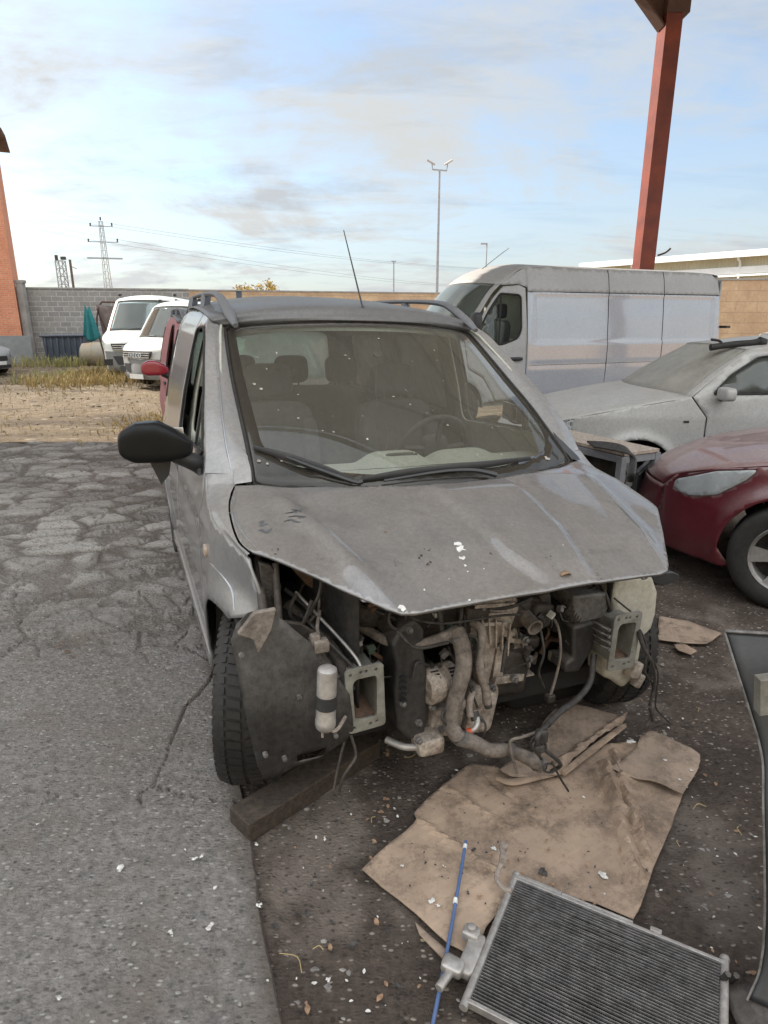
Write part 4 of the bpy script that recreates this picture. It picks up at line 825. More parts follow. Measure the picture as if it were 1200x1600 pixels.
# seats
def seat(x, y, rear=False):
    w_ = .50 if not rear else 1.15; par = None
    m = MB(); superbox(m, (x, y - .22, .60), (w_, .52, .16), .35, 24, 14); so_ = m.build('seat', 'seat_fabric', car)
    bk = MB(); M_ = Matrix.Rotation(-.28, 3, 'X')
    superbox(bk, (x, y + .07, .93), (w_, .14, .62), .4, 28, 16, M_)
    if not rear:
        superbox(bk, (x - .2, y + .02, .90), (.10, .17, .50), .5, 14, 10, M_); superbox(bk, (x + .2, y + .02, .90), (.10, .17, .50), .5, 14, 10, M_)
    bk.build('backrest', 'seat_fabric', so_)
    for hx in ((0,) if not rear else (-.38, 0, .38)):
        m = MB(); superbox(m, (x + hx, y + .17, 1.345), (.27 if not rear else .24, .11, .19), .45, 22, 12, M_); m.tube([(x + hx - .05, y + .15, 1.2), (x + hx - .05, y + .17, 1.3)], .006, 6); m.tube([(x + hx + .05, y + .15, 1.2), (x + hx + .05, y + .17, 1.3)], .006, 6); m.build('headrest', 'seat_fabric', so_)
seat(-.38, 1.38); seat(.38, 1.38); seat(0, 2.35, True)
# wheels
wl = wheel(car, Vector((-.795, 0.03, .332)), .322, .215, R(-17), side=-1)
wr = wheel(car, Vector((.80, 0.0, .325)), .325, .215, R(-14), side=1)
for s in (-1, 1): wheel(car, Vector((s * .79, 2.66, .325)), .325, .205, 0, side=s)
# ---------------- engine bay
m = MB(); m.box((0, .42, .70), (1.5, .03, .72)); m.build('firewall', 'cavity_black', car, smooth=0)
for s in (-1, 1):
    m = MB()
    m.grid(lambda a, b_: (s * (.52 + .10 * math.sin(a * PI) * (b_ > .3)), -.34 + .78 * a, .42 + .50 * b_), 10, 6)
    m.grid(lambda a, b_: (s * (.53 + .30 * b_), .02 + .40 * a, .90 + .015 * math.sin(a * PI) - .02 * b_), 10, 4)
    m.build('inner_wing', 'wing_dark', car, solid=.006)
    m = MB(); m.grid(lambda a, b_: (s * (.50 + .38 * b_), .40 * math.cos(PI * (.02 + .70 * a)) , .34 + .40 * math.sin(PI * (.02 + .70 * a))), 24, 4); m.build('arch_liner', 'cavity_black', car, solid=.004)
# crash rails with bolted flanges
for s in (-1, 1):
    cx, cz = (-.515, .497) if s < 0 else (.532, .522)
    if s < 0: yf = -.405
    else: yf = -.425; 
    t = MB()
    for (dx, dz, wx_, wz_) in ((-.044, 0, .004, .17), (.044, 0, .004, .17), (0, .083, .088, .004), (0, -.083, .088, .004)): t.box((cx + dx, yf + .27, cz + dz), (wx_, .52, wz_))
    rl = t.build('crash_rail', 'flange_metal', car, smooth=0, bevel=.001); t = MB(); t.box((cx, yf + .20, cz), (.084, .02, .166)); t.box((cx, yf + .12, cz - .078), (.084, .2, .008)); t.build('rail_web', 'rust_brown', rl, smooth=0)
    out = rnd_poly([(cx - .066, cz - .118), (cx + .066, cz - .118), (cx + .066, cz + .118), (cx - .066, cz + .118)], .018, 4)
    hol = [rnd_poly([(cx - .040, cz - .070), (cx + .036, cz - .078), (cx + .042, cz + .076), (cx - .030, cz + .078), (cx - .042, cz + .062)], .014, 3)]
    for (hx, hz) in ((-.048, .098), (-.012, .100), (.006, .099), (.040, .098), (-.044, -.098), (.012, -.097), (.034, -.094)): hol.append([(cx + hx + .0058 * math.cos(a * PI / 4), cz + hz + .0058 * math.sin(a * PI / 4)) for a in range(8)])
    rot = .06 if s < 0 else -.02
    panel(out, hol, .02, lambda x, z: (cx + (x - cx) * math.cos(rot) - (z - cz) * math.sin(rot), yf, cz + (z - cz) * math.cos(rot) + (x - cx) * math.sin(rot))).build('flange', 'flange_metal', rl, smooth=0, solid=.010, bevel=.0012)
def tubes(name, mat, items, parent=car):
    for r, Y, pts in items:
        m = MB(); m.tube([LY(px, py, (Y[i] if isinstance(Y, (list, tuple)) else Y)) for i, (px, py) in enumerate(pts)], r, 10, 5); m.build(name, mat, parent, smooth=60)
def plate(m, pts, Y, depth, tilt=0.0):
    P_ = [LY(px, py, Y) for px, py in pts]; n = len(P_); q = [p + Vector((0, depth, 0)) for p in P_]
    m.add(P_ + q, [tuple(range(n)), tuple(range(n, 2 * n))[::-1]] + [(i, (i + 1) % n, n + (i + 1) % n, n + i) for i in range(n)]); return m
# wheel-arch liner hanging before the image-left tyre
LN = [(362, 1004), (372, 982), (392, 966), (418, 962), (445, 972), (482, 1000), (516, 1040), (540, 1075), (546, 1130), (540, 1152), (510, 1170), (470, 1196), (412, 1216), (400, 1190), (380, 1110)]
LH = [(462, 1179), (505, 1156), (505, 1178), (463, 1200)]
lx = lambda px, py: (lambda p: (p.x, p.z))(LY(px, py, -.37)); lo = [lx(*p) for p in LN]; lh = [lx(*p) for p in [(463, 1178), (505, 1158), (504, 1174), (464, 1190)]]
def lmap(x, z):
    return (x, -.37 - .05 * math.sin(max(0, min(1, (z - .2) / .6)) * PI) + .10 * max(0, -.78 - x) * 1.2 + .18 * max(0, z - .66) + .10 * max(0, .40 - z) + .009 * math.sin(x * 34 + z * 6) + .006 * math.sin(z * 23 + x * 9), z)
ln = panel(lo, [lh], .022, lmap).build('wheel_arch_liner', 'liner_plastic', car, solid=.004, smooth=50)
for (px, py) in ((378, 1025), (376, 990), (415, 1180), (445, 1186), (468, 1090), (525, 1150)): p = LY(px, py, -.425); m = MB(); m.lathe([(.002, .006), (.008, .004), (.008, -.01)], p, (0, -1, 0), 10); m.build('clip', 'tube_dull', ln)
m = MB(); plate(m, [(372, 992), (398, 958), (432, 952), (424, 985), (404, 1022), (396, 1000)], -.44, .02); m.build('torn_bracket', 'hose_dusty', car, bevel=.003)
# drier canister
p = LY(510, 1090, -.52); dr = MB(); dr.lathe([(.004, -.108), (.022, -.106), (.029, -.098), (.031, -.09), (.031, -.075), (.0295, -.072), (.0295, .082), (.028, .094), (.020, .1), (.004, .102)], p, (.03, -.02, 1), 28)
dro = dr.build('drier_canister', 'alu_clean', car); m = MB(); m.lathe([(.0305, -.03), (.0325, -.03), (.0325, .012), (.0305, .012)], p, (.03, -.02, 1), 28, False); m.build('canister_band', 'plastic_black', dro)
m = MB(); m.tube([p + Vector((.0, 0, -.105)), p + Vector((.03, .0, -.118)), p + Vector((.07, .03, -.10))], .006, 8, 4); m.tube([p + Vector((-.014, -.005, -.10)), p + Vector((-.014, -.005, -.128))], .004, 6); m.build('canister_pipe', 'heat_sleeve', dro)
# stays and strips by the left rail
tubes('stay_rod', 'alu_clean', [(.0055, [-.15, -.25, -.36, -.40], [(462, 925), (505, 970), (552, 1022), (566, 1046)])])
tubes('front_strut', 'engine_dark', [(.022, [-.1, -.2, -.3, -.36], [(448, 945), (492, 985), (530, 1030), (545, 1080)]), (.010, [-.2, -.3, -.4], [(440, 975), (485, 1000), (528, 1060)]), (.014, [-.1, -.3], [(402, 872), (412, 962)]), (.012, [-.2, -.3], [(430, 880), (438, 1000)])])
m = MB(); plate(m, [(446, 972), (470, 975), (520, 1004), (512, 1018), (470, 1000), (444, 992)], -.30, .02); plate(m, [(405, 880), (424, 884), (440, 915), (436, 960), (412, 955)], -.22, .03); m.build('headlight_panel', 'engine_dark', car, bevel=.003)
m = MB(); superbox(m, LY(501, 1008, -.38), (.05, .04, .04), .3, 10, 8); superbox(m, LY(492, 1002, -.37), (.03, .03, .05), .3, 10, 8); m.tube([LY(501, 1008, -.38), LY(496, 980, -.34), LY(500, 955, -.25)], .006, 6, 4); m.build('connector', 'hose_dusty', car)
m = MB(); plate(m, [(455, 888), (470, 890), (560, 930), (545, 950), (480, 915)], -.10, .25); m.build('rusty_panel', 'rust_brown', car, bevel=.004)
tubes('hanging_strap', 'engine_dark', [(.0055, [-.40, -.42, -.44, -.44, -.43], [(548, 1148), (556, 1180), (545, 1200), (536, 1215), (530, 1236)]), (.005, [-.38, -.40, -.42], [(540, 1150), (528, 1200), (522, 1232)]), (.004, [-.42, -.46], [(530, 1236), (545, 1262)])])
# power unit: housings are rounded castings, many small pieces
def cast(name, mat, boxes, parent=car, e=.3):
    for (px, py, Y, d_, rz) in boxes: m = MB(); superbox(m, LY(px, py, Y), d_, e, 18, 12, Matrix.Rotation(rz, 3, 'Y')); o = m.build(name, mat, parent, smooth=60)
    return o
eng = cast('engine_block', 'engine_dark', [(695, 1080, -.12, (.30, .30, .24), 0), (690, 1125, -.27, (.14, .12, .12), .2), (775, 1030, -.14, (.16, .26, .20), .1), (760, 940, -.15, (.40, .30, .12), .05), (735, 1000, -.12, (.30, .25, .34), 0), (668, 1160, -.36, (.10, .09, .065), 0), (700, 1085, -.2, (.12, .18, .10), .3)])
cast('engine_cover', 'engine_dark', [(600, 930, -.05, (.40, .40, .10), .15), (700, 950, -.20, (.16, .12, .09), .2), (660, 960, -.18, (.16, .14, .12), -.2), (545, 918, -.02, (.09, .12, .12), 0), (575, 935, -.05, (.09, .10, .12), .2), (740, 955, -.28, (.10, .08, .05), .2), (520, 940, 0, (.12, .12, .14), 0)])
# timing cover
m = MB(); plate(m, [(625, 985), (650, 968), (664, 985), (662, 1010), (668, 1050), (668, 1120), (664, 1148), (640, 1158), (622, 1140), (616, 1080), (620, 1040), (612, 1010)], -.36, .16); tc = m.build('timing_cover', 'liner_plastic', car, bevel=.012, seg=3, smooth=60)
m = MB(); [m.box(LY(630, 1058 + 9 * k, -.372), (.022, .012, .006)) for k in range(5)]; m.build('vent_slots', 'cavity_black', tc, smooth=0)
# alternator
p = LY(686, 1066, -.33); al = MB(); al.lathe([(.012, -.07), (.055, -.068), (.066, -.055), (.066, -.012), (.060, -.010), (.060, .012), (.066, .014), (.066, .052), (.05, .066), (.012, .068)], p, (1, .15, 0), 36)
alo = al.build('alternator', 'engine_alloy', car)
for sx in (-.034, .036):
    m = MB()
    for k in range(-6, 7):
        a = -PI / 2 + k * .20; d_ = Vector((0, math.sin(a), math.cos(a))); m.box(p + Vector((sx, 0, 0)) + Vector((0, -math.cos(k * .2), math.sin(k * .2))) * .0655, (.030, .006, .0065), Matrix.Rotation(-k * .2, 3, 'X'))
    m.build('cooling_slots', 'cavity_black', alo, smooth=0)
# bell housing and gearbox
m = MB(); plate(m, [(742, 938), (808, 930), (815, 950), (800, 985), (778, 1010), (770, 1050), (762, 1085), (752, 1080), (745, 1030), (735, 985)], -.30, .22); plate(m, [(770, 1000), (802, 975), (826, 1000), (833, 1040), (822, 1062), (770, 1078), (765, 1050)], -.24, .25); gb = m.build('gearbox', 'engine_alloy', car, bevel=.016, seg=3, smooth=60)
m = MB()
m.bar(LY(783, 1008, -.27), LY(775, 1060, -.27), .045, .02); m.bar(LY(782, 985, -.30), LY(800, 992, -.30), .02, .03); m.bar(LY(795, 1000, -.27), LY(824, 1002, -.26), .012, .02); m.bar(LY(770, 1062, -.28), LY(815, 1056, -.26), .03, .03)
m.build('casting_rib', 'engine_alloy', gb, smooth=0, bevel=.003)
for px, py in ((805, 1062), (770, 1075), (828, 1030), (822, 1000), (748, 1000), (752, 1040), (755, 950), (795, 945)): m = MB(); m.lathe([(.014, -.02), (.016, 0), (.010, .002), (.010, .012), (.004, .014)], LY(px, py, -.305), (0, -1, 0), 6); m.build('bolt', 'tube_dull', gb, smooth=0)
m = MB(); plate(m, [(812, 1060), (835, 1052), (840, 1075), (826, 1082), (815, 1074)], -.22, .08); m.build('gearbox_mount', 'engine_alloy', car, bevel=.004)
# hoses and pipes
tubes('main_hose', 'hose_dusty', [([.030, .029, .028, .028, .029], [-.36, -.40, -.42, -.42, -.42, -.44], [(712, 985), (722, 1010), (724, 1045), (712, 1090), (704, 1130), (716, 1152)])])
tubes('lower_hose', 'hose_dusty', [([.030, .027, .024, .024], [-.44, -.47, -.50, -.50], [(716, 1152), (740, 1160), (765, 1172), (792, 1172)]), ([.024, .022, .024, .025], [-.50, -.52, -.55], [(790, 1172), (815, 1180), (846, 1196)])])
tubes('hose_mouth', 'cavity_black', [(.018, [-.555, -.552], [(846, 1196), (848, 1197)])])
for (a, c_, Y) in (((792, 1171), (798, 1172), -.51), ((838, 1192), (844, 1195), -.545), ((712, 990), (714, 997), -.375), ((716, 1148), (722, 1154), -.45)):
    m = MB(); m.tube([LY(*a, Y), LY(*c_, Y)], .0315 if Y > -.5 else .0275, 14, cap=False); m.build('hose_clamp', 'tube_dull', car)
tubes('coolant_hose', 'hose_dusty', [([.020, .018, .016, .018, .022], [-.15, -.22, -.30, -.34, -.36, -.36], [(540, 962), (575, 985), (606, 1002), (640, 1008), (680, 1000), (716, 985)])])
tubes('heat_pipe', 'heat_sleeve', [([.016, .017, .016, .015, .017], [-.30, -.34, -.36, -.38, -.38, -.38], [(738, 972), (752, 985), (750, 1020), (750, 1050), (758, 1075), (761, 1098)]), (.013, [-.38, -.40, -.42], [(738, 1080), (733, 1100), (735, 1120)])])
tubes('pipe_end', 'wire_black', [(.0155, [-.38, -.38], [(761, 1094), (763, 1104)]), (.017, [-.40, -.42], [(740, 1112), (744, 1126)])])
tubes('ac_pipe', 'alu_clean', [([.013, .013, .013], [-.30, -.36, -.38, -.38], [(604, 1156), (632, 1167), (660, 1166), (680, 1161)]), ([.011], [-.42, -.44, -.43, -.40], [(722, 1146), (740, 1140), (746, 1128), (742, 1112)])])
tubes('seal_ring', 'orange_seal', [(.0135, [-.435, -.44], [(729, 1145), (737, 1142)])])
for nm, (px, py), Y, r in (('duct_mouth', (619, 968), -.32, .034), ('thermostat_mouth', (834, 978), -.36, .028)):
    p = LY(px, py, Y); axd = Vector((.1, -.75, .45)) if nm == 'duct_mouth' else Vector((0, -.95, -.2)); m = MB(); m.lathe([(r * 1.05, -.07), (r, -.05), (r, 0), (r * 1.12, .004), (r * 1.12, .012), (r * .86, .012), (r * .82, 0), (r * .80, -.06)], p, axd, 26, False)
    dm = m.build(nm, 'engine_dark' if nm == 'duct_mouth' else 'hose_dusty', car); m = MB(); m.lathe([(r * .82, 0), (.001, 0)], p - axd.normalized() * .03, axd, 20, False); m.build('mouth_inside', 'cavity_black', dm)
cast('thermostat_housing', 'engine_dark', [(838, 955, -.28, (.09, .10, .09), .2), (846, 945, -.26, (.05, .07, .12), -.2), (830, 1000, -.22, (.05, .05, .04), 0)])
tubes('engine_wiring', 'wire_black', [
    (.0045, [-.50, -.46, -.42, -.40, -.38, -.36], [(630, 952), (650, 968), (690, 974), (730, 970), (780, 962), (815, 960)]),
    (.010, [-.30, -.33, -.34], [(672, 945), (686, 955), (690, 985)]), (.008, [-.2, -.3, -.33], [(700, 930), (720, 950), (716, 985)]),
    (.005, [-.3, -.3, -.3, -.3], [(700, 1010), (708, 1030), (722, 1045), (738, 1075)]), (.006, [-.28, -.32, -.34], [(800, 980), (790, 1010), (784, 1050)]),
    (.005, [-.25, -.26, -.28], [(806, 965), (815, 1010), (826, 1045)]), (.004, [-.4, -.43, -.44, -.40], [(745, 1120), (758, 1130), (756, 1148), (744, 1150)]),
    (.007, [-.1, -.2, -.28, -.3], [(505, 900), (540, 935), (600, 960), (650, 985)]), (.006, [-.1, -.1, -.2], [(560, 925), (590, 950), (640, 950)]), (.008, [-.1, -.15, -.2], [(445, 920), (480, 950), (500, 990)]), (.006, [-.2, -.3, -.36], [(470, 960), (510, 1000), (550, 1040)])])
tubes('hanging_cable', 'hose_dusty', [([.006, .005, .005, .006], [-.30, -.34, -.36, -.36, -.36], [(858, 958), (872, 980), (876, 1020), (868, 1060), (860, 1086)])]); cast('cable_end', 'engine_dark', [(859, 1090, -.36, (.035, .03, .03), 0)])
cast('small_fitting', 'tank_plastic', [(864, 1024, -.15, (.035, .03, .045), 0)])
# battery tray and bracket at the image right
m = MB(); plate(m, [(896, 932), (948, 926), (952, 950), (944, 966), (905, 976), (896, 965)], -.34, .16); m.build('battery_box', 'smoke_plastic', car, bevel=.010, seg=3, smooth=60)
cast('air_hose', 'cavity_black', [(880, 955, -.22, (.16, .12, .13), 0), (860, 1030, .0, (.5, .10, .40), 0)]); m = MB(); [m.lathe([(.030, -.006), (.038, 0), (.030, .006)], LY(884 + 3 * k, 948 + 4 * k, -.31), (.8, -.3, -.4), 18, False) for k in range(6)]; m.build('bellows', 'engine_dark', car)
m = MB(); plate(m, [(896, 980), (930, 972), (932, 1000), (924, 1020), (905, 1050), (882, 1052), (886, 1035), (896, 1030)], -.36, .10); m.build('tray_bracket', 'liner_plastic', car, bevel=.012, seg=3, smooth=60)
m = MB()
for k in range(4): m.box(LY(940, 978 + 10 * k, -.40), (.055, .05, .006), Matrix.Rotation(.5, 3, 'Y')); m.box(LY(949, 983 + 10 * k, -.415), (.010, .03, .014), Matrix.Rotation(.5, 3, 'Y'))
m.build('fin_bracket', 'smoke_plastic', car, bevel=.002)
# washer tank, bracket, arch liner at the image right
m = MB(); plate(m, [(965, 905), (985, 898), (1022, 900), (1030, 925), (1027, 960), (1020, 985), (1007, 996), (1001, 1030), (990, 1062), (975, 1078), (960, 1066), (944, 1060), (950, 1010), (962, 960), (955, 930)], -.33, .12); m.build('washer_tank', 'tank_plastic', car, bevel=.022, seg=4, smooth=60)
m = MB(); plate(m, [(1022, 896), (1052, 894), (1062, 898), (1060, 908), (1034, 916), (1020, 910)], -.30, .06); plate(m, [(1008, 880), (1046, 884), (1046, 896), (1000, 898)], -.28, .06); m.build('lamp_bracket', 'plastic_black', car, bevel=.004)
m = MB(); m.tube([LY(996, 893, -.42), LY(1004, 905, -.43), LY(1012, 901, -.43), LY(1006, 890, -.42)], .003, 5, 2); m.build('wire_clip', 'wire_black', car)
m = MB(); plate(m, [(880, 1062), (912, 1052), (950, 1040), (952, 1068), (930, 1070), (900, 1062)], -.20, .3); m.build('inner_fender', 'liner_plastic', car, bevel=.006)
cast('horn', 'engine_alloy', [(990, 1045, -.36, (.05, .05, .07), .3), (996, 1062, -.36, (.03, .04, .06), .5)])
tubes('side_wiring', 'wire_black', [
    (.0085, [-.43, -.44, -.45], [(998, 986), (1003, 1005), (1010, 1020)]), (.004, [-.43, -.44, -.45], [(1000, 984), (1008, 1000), (1012, 1018)]),
    (.0055, [-.45, -.45, -.44, -.44, -.43], [(1010, 1020), (1022, 1045), (1022, 1075), (1016, 1100), (1020, 1128)]), (.0035, [-.45, -.44, -.43, -.42, -.36, -.34], [(1012, 1020), (1028, 1050), (1025, 1090), (1026, 1108), (1045, 1128), (1060, 1145)]),
    (.0045, [-.45, -.44, -.43, -.42], [(1010, 1022), (1008, 1050), (1020, 1072), (1014, 1104)]), (.006, [-.44, -.43, -.43], [(1014, 1104), (1018, 1118), (1010, 1134)]), (.0035, [-.44, -.38], [(960, 935), (985, 955)])])
tubes('loom_harness', 'wire_black', [
    (.012, [-.36, -.40, -.46, -.54, -.60], [(928, 1022), (922, 1065), (902, 1092), (875, 1112), (855, 1132)]), (.009, [-.60, -.64, -.62], [(855, 1132), (840, 1150), (842, 1178)]), (.005, [-.60, -.60, -.58], [(850, 1138), (830, 1160), (846, 1186)]),
    (.007, [-.62, -.63, -.62, -.58], [(842, 1165), (862, 1180), (876, 1195), (862, 1205)]), (.004, [-.60, -.62, -.60], [(862, 1190), (875, 1215), (888, 1236)])])
m = MB()
ring = [LY(843 + 10 * math.cos(k * PI / 6), 1166 + 9 * math.sin(k * PI / 6), -.63) for k in range(13)]; m.tube(ring, .005, 6, 2)
ring = [LY(858 + 9 * math.cos(k * PI / 6), 1200 + 7 * math.sin(k * PI / 6), -.60) for k in range(11)]; m.tube(ring, .004, 6, 2); m.build('wire_loop', 'wire_black', car); m = MB(); superbox(m, LY(846, 1150, -.63), (.04, .03, .05), .4); superbox(m, LY(842, 1168, -.635), (.035, .02, .02), .3); m.build('connector_bundle', 'wire_black', car)
tubes('bare_pipe', 'hose_dusty', [(.0055, [-.58, -.56, -.55, -.55, -.56], [(838, 1144), (815, 1152), (798, 1158), (800, 1180), (808, 1208)])])
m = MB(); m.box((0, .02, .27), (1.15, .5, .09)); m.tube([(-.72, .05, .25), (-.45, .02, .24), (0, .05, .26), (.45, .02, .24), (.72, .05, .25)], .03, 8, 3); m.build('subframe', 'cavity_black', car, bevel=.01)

# small castings, bolts and branch pipes that fill the bay
q = random.Random(21)
for k in range(120):
    px, py, Y = q.uniform(540, 930), q.uniform(935, 1125), q.uniform(-.27, -.02)
    if (610 < px < 670 and py > 990) or (px > 700 and py > 1035) or (px > 860 and py > 1000): continue
    m = MB(); p = LY(px, py, Y); kind_ = q.random()
    if kind_ < .16: m.box(p, (q.uniform(.02, .07), q.uniform(.03, .06), q.uniform(.02, .07)), Matrix.Rotation(q.uniform(-.6, .6), 3, 'Y') @ Matrix.Rotation(q.uniform(-.5, .5), 3, 'X')); nm = 'small_housing'
    elif kind_ < .32: superbox(m, p, (q.uniform(.03, .09), q.uniform(.03, .08), q.uniform(.03, .08)), .3, 12, 8, Matrix.Rotation(q.uniform(-1, 1), 3, 'Y') @ Matrix.Rotation(q.uniform(-1, 1), 3, 'X')); nm = 'small_housing'
    elif kind_ < .75:
        d1 = Vector((q.gauss(0, .08), q.gauss(0, .03), q.gauss(0, .10))); m.tube([p, p + d1 * .4 + Vector((q.gauss(0, .03), -.02, 0)), p + d1, p + d1 + Vector((q.gauss(0, .05), 0, -.06))], q.uniform(.005, .013), 8, 5); nm = 'branch_pipe'
    else: m.lathe([(.006, -.03), (.02, -.02), (.022, 0), (.012, .006), (.012, .016), (.004, .018)], p, (q.gauss(0, .3), -1, q.gauss(0, .3)), 10); nm = 'flange_bolt'
    m.build(nm, q.choice(('engine_alloy', 'engine_dark', 'engine_dark', 'hose_dusty', 'rust_brown', 'wire_black')), car)
for k in range(30):
    px, py, Y = q.uniform(415, 560), q.uniform(900, 1020), q.uniform(-.25, .0); p = LY(px, py, Y); m = MB()
    m.tube([p, p + Vector((q.gauss(0, .04), -.02, -.05)), p + Vector((q.gauss(0, .05), .0, -.12))], q.uniform(.003, .009), 6, 4); m.build('wiring_branch', q.choice(('wire_black', 'engine_dark', 'hose_dusty')), car)
m = MB(); [superbox(m, LY(px, py, -.02), d, .3, 14, 10) for px, py, d in ((530, 915, (.10, .10, .12)), )]; m.build('fluid_reservoir', 'rust_brown', car)

ww = [(.006, [-.40, -.42, -.40], [(620, 985), (650, 1012), (700, 1004)]), (.005, [-.3, -.36, -.38, -.36], [(725, 960), (728, 990), (745, 1000), (742, 1040)]), (.007, [-.2, -.28, -.32, -.30], [(700, 925), (745, 945), (790, 950), (830, 935)]),
      (.0045, [-.36, -.39, -.39, -.38], [(712, 1000), (735, 1030), (734, 1070), (746, 1105)]), (.009, [-.28, -.30, -.28], [(800, 935), (820, 950), (812, 975)]), (.005, [-.3, -.34, -.33, -.3], [(845, 985), (850, 1020), (842, 1050), (850, 1075)]),
      (.006, [-.15, -.2, -.24], [(560, 905), (600, 925), (628, 945)]), (.010, [-.1, -.16, -.2], [(580, 925), (620, 945), (660, 940)]), (.005, [-.34, -.37, -.37], [(670, 1040), (652, 1035), (645, 1060)]), (.004, [-.41, -.43, -.43], [(700, 1100), (690, 1120), (702, 1140)]),
      (.005, [-.2, -.26, -.3], [(880, 915), (900, 925), (930, 918)]), (.006, [-.25, -.33, -.35], [(930, 905), (945, 925), (955, 955)])]
tubes('wiring_loom', 'wire_black', ww)

cast('pump_housing', 'engine_alloy', [(690, 1120, -.30, (.13, .10, .11), .2), (704, 1098, -.27, (.09, .08, .08), .5)])
cast('canister', 'engine_alloy', [(668, 1158, -.37, (.10, .09, .065), 0)])
cast('sump_casting', 'engine_alloy', [(745, 1100, -.26, (.12, .10, .20), .15)])
for k, (px, py, Y) in enumerate(((676, 1105, -.36), (704, 1112, -.36), (690, 1140, -.36), (655, 1158, -.42), (735, 1085, -.32), (752, 1125, -.32), (640, 985, -.37), (655, 1130, -.37), (630, 1100, -.37))):
    m = MB(); m.lathe([(.013, -.012), (.013, .0), (.009, .001), (.009, .010), (.003, .011)], LY(px, py, Y), (.1, -1, .15), 6); m.build('bolt', 'tube_dull', car, smooth=0)

q = random.Random(8); m = MB()
for k in range(45):
    u, t = q.uniform(-.9, .9), q.uniform(.05, .95); c = Vector(WS(u, t, .003)); r = q.choice((.0015, .002, .003, .003, .0045)); a = q.uniform(0, 6.28)
    e1 = (Vector(WS(u + .01, t, .003)) - c).normalized(); e2 = (Vector(WS(u, t + .01, .003)) - c).normalized(); ln_ = q.choice((1, 1, 1.5, 3, 7)) if r < .0025 else 1.3
    m.add([c + (e1 * math.cos(b_) * ln_ * math.cos(a) + e2 * math.cos(b_) * ln_ * math.sin(a) - e1 * math.sin(b_) * math.sin(a) + e2 * math.sin(b_) * math.cos(a)) * r * q.uniform(.7, 1.2) for b_ in [k2 * PI / 4 for k2 in range(8)]], [tuple(range(8))])
o = m.build('dirt_specks', 'splat_dull', ws, smooth=0); o['kind'] = 'stuff'
for i, (px, py, r) in enumerate(((916, 0, 0), (574, 686, .006), (397, 600, .010), (408, 607, .012), (466, 653, .007), (520, 650, .004), (405, 720, .010), (418, 724, .008), (855, 716, .014), (440, 720, .006))):
    if not r: continue
    c = ong(px, py, .004); e1 = Vector((1, 0, 0)); e2 = Vector((0, .87, .5)); m = MB(); qq = [c + (e1 * math.cos(a) + e2 * math.sin(a)) * r * q.uniform(.4, 1.1) for a in [k * 2 * PI / 9 for k in range(9)]]; m.add(qq, [tuple(range(9))]); m.build('dried_splash', 'splat_white' if i == 1 else 'splat_dull', ws, smooth=0)

q = random.Random(33)
for k in range(34):
    px, py, Y = q.uniform(560, 930), q.uniform(945, 1060), q.uniform(-.36, -.22)
    if 612 < px < 668 or (px > 700 and py > 1030): continue
    p = LY(px, py, Y); M_ = Matrix.Rotation(q.uniform(-.9, .9), 3, 'Y') @ Matrix.Rotation(q.uniform(-.5, .5), 3, 'X'); sx, sz = q.uniform(.012, .024), q.uniform(.014, .030)
    m = MB(); m.box(p, (sx, .022, sz), M_); m.box(p + M_ @ Vector((0, -.004, sz * .55)), (sx * 1.25, .026, .005), M_); o = m.build('plug', q.choice(('socket_white', 'wire_black', 'wire_black', 'engine_dark', 'socket_blue', 'socket_green', 'tube_dull')), car, smooth=0, bevel=.0015)
    m = MB(); e = p + M_ @ Vector((0, 0, -sz * .5)); m.tube([e, e + Vector((q.gauss(0, .02), -.01, -.03)), e + Vector((q.gauss(0, .05), .02, -.06))], .0028, 6, 4); m.build('plug_lead', 'wire_black', o)
for k in range(5): m = MB(); m.bar(LY(752 + 11 * k, 962 + 3 * k, -.315), LY(756 + 9 * k, 1000 + 6 * k, -.315), .006, .016); m.build('casting_rib', 'engine_alloy', gb, smooth=0, bevel=.0015)
for k in range(3): m = MB(); m.bar(LY(742, 948 + 14 * k, -.315), LY(804 - 5 * k, 944 + 15 * k, -.315), .006, .014); m.build('casting_rib', 'engine_alloy', gb, smooth=0, bevel=.0015)

def edge(pts, fn, r=.0035, nm='highlight_strip', par=bon):
    m = MB(); m.tube([fn(*p) for p in pts], [r * .3, r, r, r * .3], 6, 6, flat=.6); m.build(nm, 'highlight_paint', par)  # thin bright strip laid on a ridge as a painted highlight line
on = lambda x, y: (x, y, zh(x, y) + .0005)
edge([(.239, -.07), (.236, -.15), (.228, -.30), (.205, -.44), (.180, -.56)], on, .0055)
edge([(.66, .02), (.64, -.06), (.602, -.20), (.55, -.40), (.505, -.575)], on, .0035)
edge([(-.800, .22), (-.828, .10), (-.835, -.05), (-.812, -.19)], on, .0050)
for pts, r in (([(-.796, .33, 1.112), (-.798, .42, 1.196), (-.786, .58, 1.311), (-.766, .755, 1.421), (-.748, .92, 1.521), (-.722, 1.09, 1.617)], .0045),): m = MB(); m.tube(pts, [r * .5, r, r, r * .3], 6, 5); m.build('highlight_strip', 'highlight_paint', car)  # same painted highlight along the pillar ridge
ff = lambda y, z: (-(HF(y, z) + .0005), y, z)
edge([(.20, .80), (.08, .83), (-.06, .80), (-.12, .74)], ff, .0040, 'highlight_strip', car)

